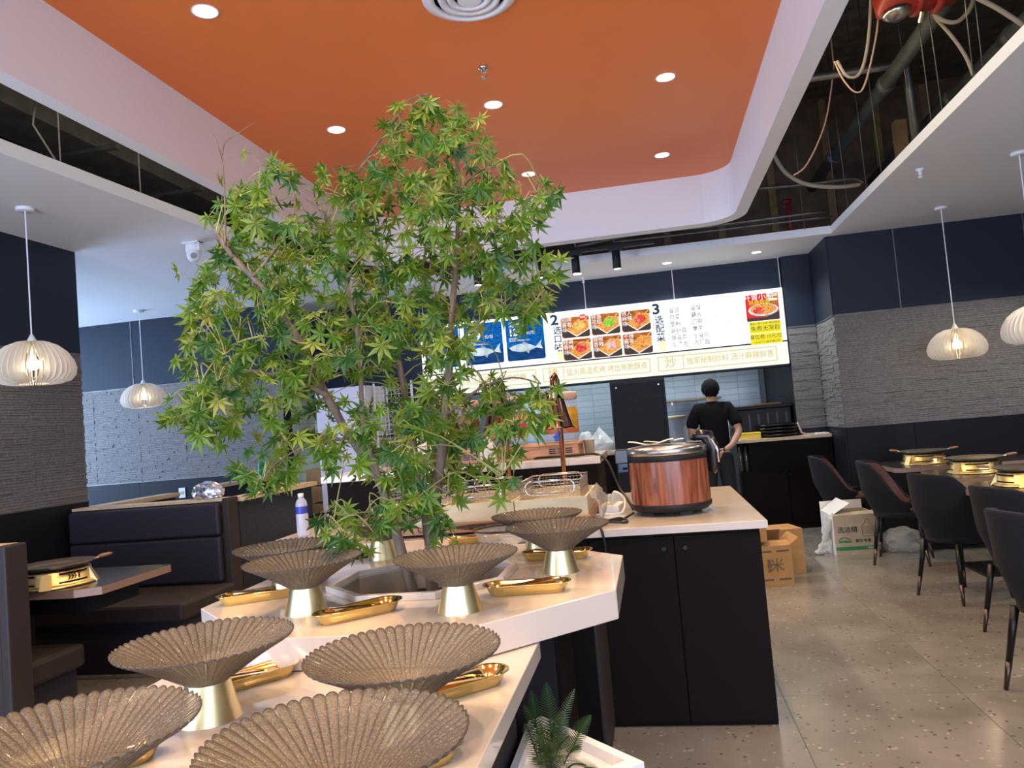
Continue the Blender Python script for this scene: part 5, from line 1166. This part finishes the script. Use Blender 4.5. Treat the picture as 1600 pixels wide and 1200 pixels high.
# partitions behind the booth
t = thing('booth_partition', 'black oak partition with light wood cap behind the left booth', 'partition', (-3.1, 5.95, 0))
MB().box((-3.16, 5.345, 0), (-3.10, 6.60, 1.02)).build('panel', 'blackwood', t); MB().box((-3.19, 5.34, 1.02), (-3.05, 6.63, 1.055)).build('cap', 'wood', t, bevel=.003)
t = thing('booth_partition', 'low dark partition with wood cap in line with the stone column', 'partition', (-4.42, 5.95, 0))
MB().box((-4.47, 5.44, 0), (-4.37, 6.45, 1.02)).build('panel', 'vinyl', t); MB().box((-4.50, 5.44, 1.02), (-4.33, 6.47, 1.055)).build('cap', 'wood', t, bevel=.003)
t = thing('booth_partition', 'farthest dark partition with wood cap and green bottle on it', 'partition', (-4.45, 7.85, 0))
MB().box((-4.50, 7.25, 0), (-4.40, 8.52, 1.03)).build('panel', 'blackwood', t); MB().box((-4.54, 7.22, 1.03), (-4.36, 8.53, 1.065)).build('cap', 'wood', t, bevel=.003)
simple('glass_bottle', 'green glass bottle standing on the farthest partition', 'bottle', MB().lathe([(.001, .0), (.034, 0), (.036, .01), (.036, .14), (.014, .19), (.013, .24), (.001, .242)], (-4.45, 8.2, 1.066), 18), 'greenglass')
blob('foil_sheet', 'crumpled silver foil lying on the partition cap', 'foil', (-3.30, 5.27, 1.061), .12, .05, .075, 'foil', 21, .5)
t = thing('wall_socket', 'white wall socket on dark wainscot of the left back wall', 'socket', (-5.0, 8.53, 1.0)); c = ony(285, 770, 8.53)
MB().box((c.x-.043, 8.522, c.z-.06), (c.x+.043, 8.535, c.z+.06)).build('plate', 'paper', t, bevel=.003); MB().box((c.x-.02, 8.518, c.z-.02), (c.x+.02, 8.523, c.z+.02)).build('insert', 'cardlight', t)
# ------------------------------------------------------------------ dining chairs and tables on the right
def chairshell():
    nA, nZ = 28, 9; am = R(128)
    def ht(a): 
        k = abs(a)/am; s = max(0, min(1, (k-.36)/.52)); s = s*s*(3-2*s); return .86-.015*(k/.36)**2*(k < .36)-(.015+.325*s)*(k >= .36)
    def pt(a, t, inner):
        z0 = .385; z = z0+(ht(a)-z0)*t; f = (z-z0)/.475
        rx = .185+.065*min(1, f*2.2)+.0*f; ry = .185+.055*min(1, f*2)
        back = -.055*max(0, f-.1)*max(0, math.cos(a))
        th = .045 if inner else 0
        return (-(rx-th)*math.cos(a)+back, (ry-th)*math.sin(a), z)
    vs = []; fs = []; cols = nA+1
    for inner in (0, 1):
        for i in range(cols):
            a = -am+2*am*i/nA
            for j in range(nZ+1): vs.append(pt(a, j/nZ, inner))
    k = nZ+1; o = cols*k
    for i in range(nA):
        for j in range(nZ):
            fs.append((i*k+j, (i+1)*k+j, (i+1)*k+j+1, i*k+j+1)); fs.append((o+i*k+j, o+i*k+j+1, o+(i+1)*k+j+1, o+(i+1)*k+j))
        fs.append((i*k+nZ, (i+1)*k+nZ, o+(i+1)*k+nZ, o+i*k+nZ)); fs.append((i*k, o+i*k, o+(i+1)*k, (i+1)*k))
    for i in (0, nA):
        for j in range(nZ): fs.append((i*k+j, i*k+j+1, o+i*k+j+1, o+i*k+j))
    ins = MB(); vi = []; 
    for i in range(cols):
        a = (-am+2*am*i/nA)*.93
        for j in range(nZ+1):
            p = pt(a, .22+.73*j/nZ, 1); r_ = 1-.012/.2; vi.append((p[0]*r_, p[1]*r_, p[2]))
    fi = [(i*k+j, (i+1)*k+j, (i+1)*k+j+1, i*k+j+1) for i in range(nA) for j in range(nZ)]
    return MB().add(vs, fs), ins.add(vi, fi)
ch = thing('dining_chair', 'charcoal tub dining chair by the stone wall, farthest from the camera', 'chair', (0, 0, 0), 0, 'charcoal tub dining chairs with bronze-tipped legs')
s_, i_ = chairshell()
so = s_.build('back_shell', 'fabric', ch, True, world=False); m_ = so.modifiers.new('bv', 'BEVEL'); m_.width = .012; m_.segments = 2; m_.limit_method = 'ANGLE'; m_.angle_limit = R(50)
i_.build('inner_pad', 'brownleather', ch, True, world=False)
def seatpoly(rx, ry, fx): return [(-rx*math.cos(a), ry*math.sin(a)) for a in [R(-110)+R(220)*i/20 for i in range(21)]]+[(fx, ry*.88), (fx+.02, 0), (fx, -ry*.88)]
MB().prism(seatpoly(.195, .20, .22), .385, .44).build('seat_base', 'fabric', ch, world=False, bevel=.015)
MB().prism(seatpoly(.185, .19, .225), .44, .475).build('seat_cushion', 'brownleather', ch, world=False, bevel=.014)
for sx in (-1, 1):
    for sy in (-1, 1):
        a_, b_ = Vector((.15*sx, .14*sy, .39)), Vector((.205*sx, .19*sy, 0)); c_ = a_+(b_-a_)*.66
        lg = MB().tube([a_, c_], .019, 10, .0145).build('leg', 'legblack', ch, True, world=False); MB().tube([c_, b_], .0148, 10, .010).build('ferrule', 'bronze', lg, True, world=False)
first = True
for x, y, rz, lb in ((1.78, 8.02, -14, ''), (1.97, 6.98, -22, 'charcoal tub dining chair showing its brown inside, beside the white carton'), (1.975, 5.735, 26, 'charcoal tub dining chair standing alone with back to camera, third from the wall'),
                     (2.02, 4.77, 16, 'charcoal tub dining chair half behind the one at the picture edge'), (1.74, 3.83, 12, 'charcoal tub dining chair nearest the camera, cut by the right picture edge')):
    if first: ch.location = (x, y, 0); ch.rotation_euler = (0, 0, R(rz)); first = False
    else: dup(ch, (x, y, 0), R(rz), lb)
for (x0, y0, y1, lb) in ((2.06, 7.25, 8.05, 'stone topped dining table nearest the right wall'), (2.14, 6.12, 6.90, 'stone topped dining table in the middle of the right row'), (1.97, 4.95, 5.86, 'stone topped dining table at the right picture edge')):
    t = thing('dining_table', lb, 'table', ((x0+3.3)/2, (y0+y1)/2, 0), 0, 'stone topped tables on the right')
    pl = [(3.3, y0), (3.3, y1), (x0+.04, y1), (x0, y1-.04), (x0, y0+.05), (x0+.06, y0)]
    MB().prism(pl, .714, .752).build('table_top', 'tabletop', t); cxx = 2.65; cyy = (y0+y1)/2
    MB().prism([(cxx+(x-cxx)*1.004, cyy+(y-cyy)*1.007) for x, y in pl], .712, .7505).build('edge_band', 'edge', t)
    MB().box((2.55, cyy-.05, .02), (2.65, cyy+.05, .712)).build('pedestal', 'legblack', t); MB().box((2.32, cyy-.24, 0), (2.9, cyy+.24, .02)).build('base_plate', 'legblack', t, bevel=.004)
# ------------------------------------------------------------------ cartons on the floor
def carton(name, label, x0, y0, w_, d_, h, m, rz=0, flaps=True, tapem='wood'):
    t = thing(name, label, 'box', (x0, y0, 0), rz)
    e = .006; b = MB()
    for a, c in (((0, 0), (w_, e)), ((0, d_-e), (w_, d_)), ((0, e), (e, d_-e)), ((w_-e, e), (w_, d_-e))): b.box((*a, 0), (*c, h))
    b.box((e, e, 0), (w_-e, d_-e, e)); b.build('carton', m, t, world=False)
    return t
t = carton('rice_carton', 'open brown rice carton beside the black serving counter', .55, 6.23, .425, .30, .31, 'card', R(9))
MB().add([(.0, 0, .31), (.425, 0, .31), (.43, .10, .335), (-.005, .09, .345)], [(0, 1, 2, 3)]).build('flap', 'card', t, world=False)
MB().add([(0, .3, .31), (.425, .3, .31), (.42, .22, .40), (.01, .2, .41)], [(0, 1, 2, 3)]).build('flap', 'card', t, world=False)
MB().add([(.425, 0.02, .31), (.425, .29, .31), (.49, .27, .375), (.5, .03, .36)], [(0, 1, 2, 3)]).build('flap', 'card', t, world=False)
for z in (.262, .045):
    for a, c in ((.20, .27), (.31, .405)): MB().box((a, -.0015, z), (c, 0, z+.014)).build('stripe_print', 'ink', t, world=False)
def ltext(s, size, loc, m, par, rot=(R(90), 0, 0)):
    o = text(s, size, (0, 0, 0), m, par); o.location = loc; o.rotation_euler = rot; return o
ltext('米', .11, (.305, -.002, .155), 'ink', t); ltext('香\n稻\n米', .035, (.245, -.002, .155), 'ink', t)
t = carton('rice_carton', 'taller closed brown carton behind the open rice carton', .80, 6.62, .34, .30, .37, 'card', R(12))
MB().add([(0, 0, .371), (.34, 0, .371), (.34, .3, .371), (0, .3, .371)], [(0, 1, 2, 3)]).build('lid_flap', 'card', t, world=False); MB().box((.1, -.0015, .16), (.113, 0, .173)).build('mark_print', 'ink', t, world=False)
t = thing('snack_carton', 'small brown carton lying on top of the open rice carton', 'box', (.69, 6.36, .346))
MB().box((.56, 6.26, .346), (.795, 6.46, .475)).build('carton', 'card', t, bevel=.003); MB().box((.56, 6.35, .4755), (.795, 6.375, .4765)).build('packing_tape', 'wood', t)
t = carton('detergent_carton', 'white printed detergent carton standing open before the dining chairs', 1.515, 7.35, .38, .44, .36, 'cardlight', R(2))
MB().add([(0, .44, .36), (.38, .44, .36), (.38, .445, .44), (.0, .445, .44)], [(0, 1, 2, 3)]).build('flap', 'paper', t, world=False)
MB().add([(0, .02, .36), (0, .42, .36), (.15, .42, .47), (.16, .02, .46)], [(0, 1, 2, 3)]).build('flap', 'paper', t, world=False)
MB().add([(0, 0, .36), (.38, 0, .36), (.38, .06, .385), (.0, .05, .375)], [(0, 1, 2, 3)]).build('flap', 'cardlight', t, world=False)
MB().box((-.0015, .003, 0), (0, .437, .36)).build('white_side', 'paper', t, world=False)
MB().box((.005, -.0015, .045), (.375, 0, .078)).build('stripe_print', 'green_ink', t, world=False); MB().box((.03, -.0015, .115), (.14, 0, .132)).build('stripe_print', 'green_ink', t, world=False)
MB().tube([(.03, -.001, .136), (.05, -.001, .15), (.075, -.001, .165), (.10, -.001, .155), (.14, -.001, .14)], .0025, 4).build('emblem_print', 'ink2', t, world=False)
ltext('洗洁精', .058, (.115, -.002, .225), 'ink2', t); ltext('餐饮专用', .034, (.24, -.002, .125), 'ink2', t); ltext('净含量 5kg', .02, (.32, -.002, .061), 'paper', t)
bo = [(.245, .165), (.33, .165), (.335, .175), (.335, .25), (.305, .29), (.30, .315), (.275, .315), (.272, .29), (.238, .25), (.24, .175), (.245, .165)]
MB().tube([(x, -.001, z) for x, z in bo], .0016, 4).build('bottle_print', 'ink2', t, world=False)
for z in (.19, .208, .226, .244): MB().tube([(.243, -.001, z), (.333, -.001, z)], .0012, 4).build('line_print', 'ink2', t, world=False)
b = MB(); r_ = random.Random(3)
for k in range(4): b.tube(catmull([Vector((1.512, 7.40+.05*k, .34)), Vector((1.47, 7.42+.05*k, .22)), Vector((1.43+.02*k, 7.45, .10)), Vector((1.37+.03*k, 7.46, .012))], 4), [.022+.010*math.sin(i*2.3+k) for i in range(13)], 7)
tag(b.build('plastic_bag', 'bag', smooth=True), 'white plastic bag strip hanging out of the detergent carton to the floor', 'bag')
blob('plastic_bag', 'clear crumpled plastic bag on the floor behind chair legs', 'bag', (2.10, 7.45, .002), .17, .13, .13, 'film', 17)
# ------------------------------------------------------------------ lettering becomes plain mesh
bpy.context.view_layer.update()
dg = bpy.context.evaluated_depsgraph_get()
for o in [o for o in bpy.data.objects if o.type == 'FONT']:
    me = bpy.data.meshes.new_from_object(o.evaluated_get(dg)); n = link('lettering_print', me, o.parent)
    if not me.materials: me.materials.append(o.data.materials[0])
    n.location = o.location; n.rotation_euler = o.rotation_euler; n.scale = o.scale
for o in [o for o in bpy.data.objects if o.type == 'FONT']: bpy.data.objects.remove(o)
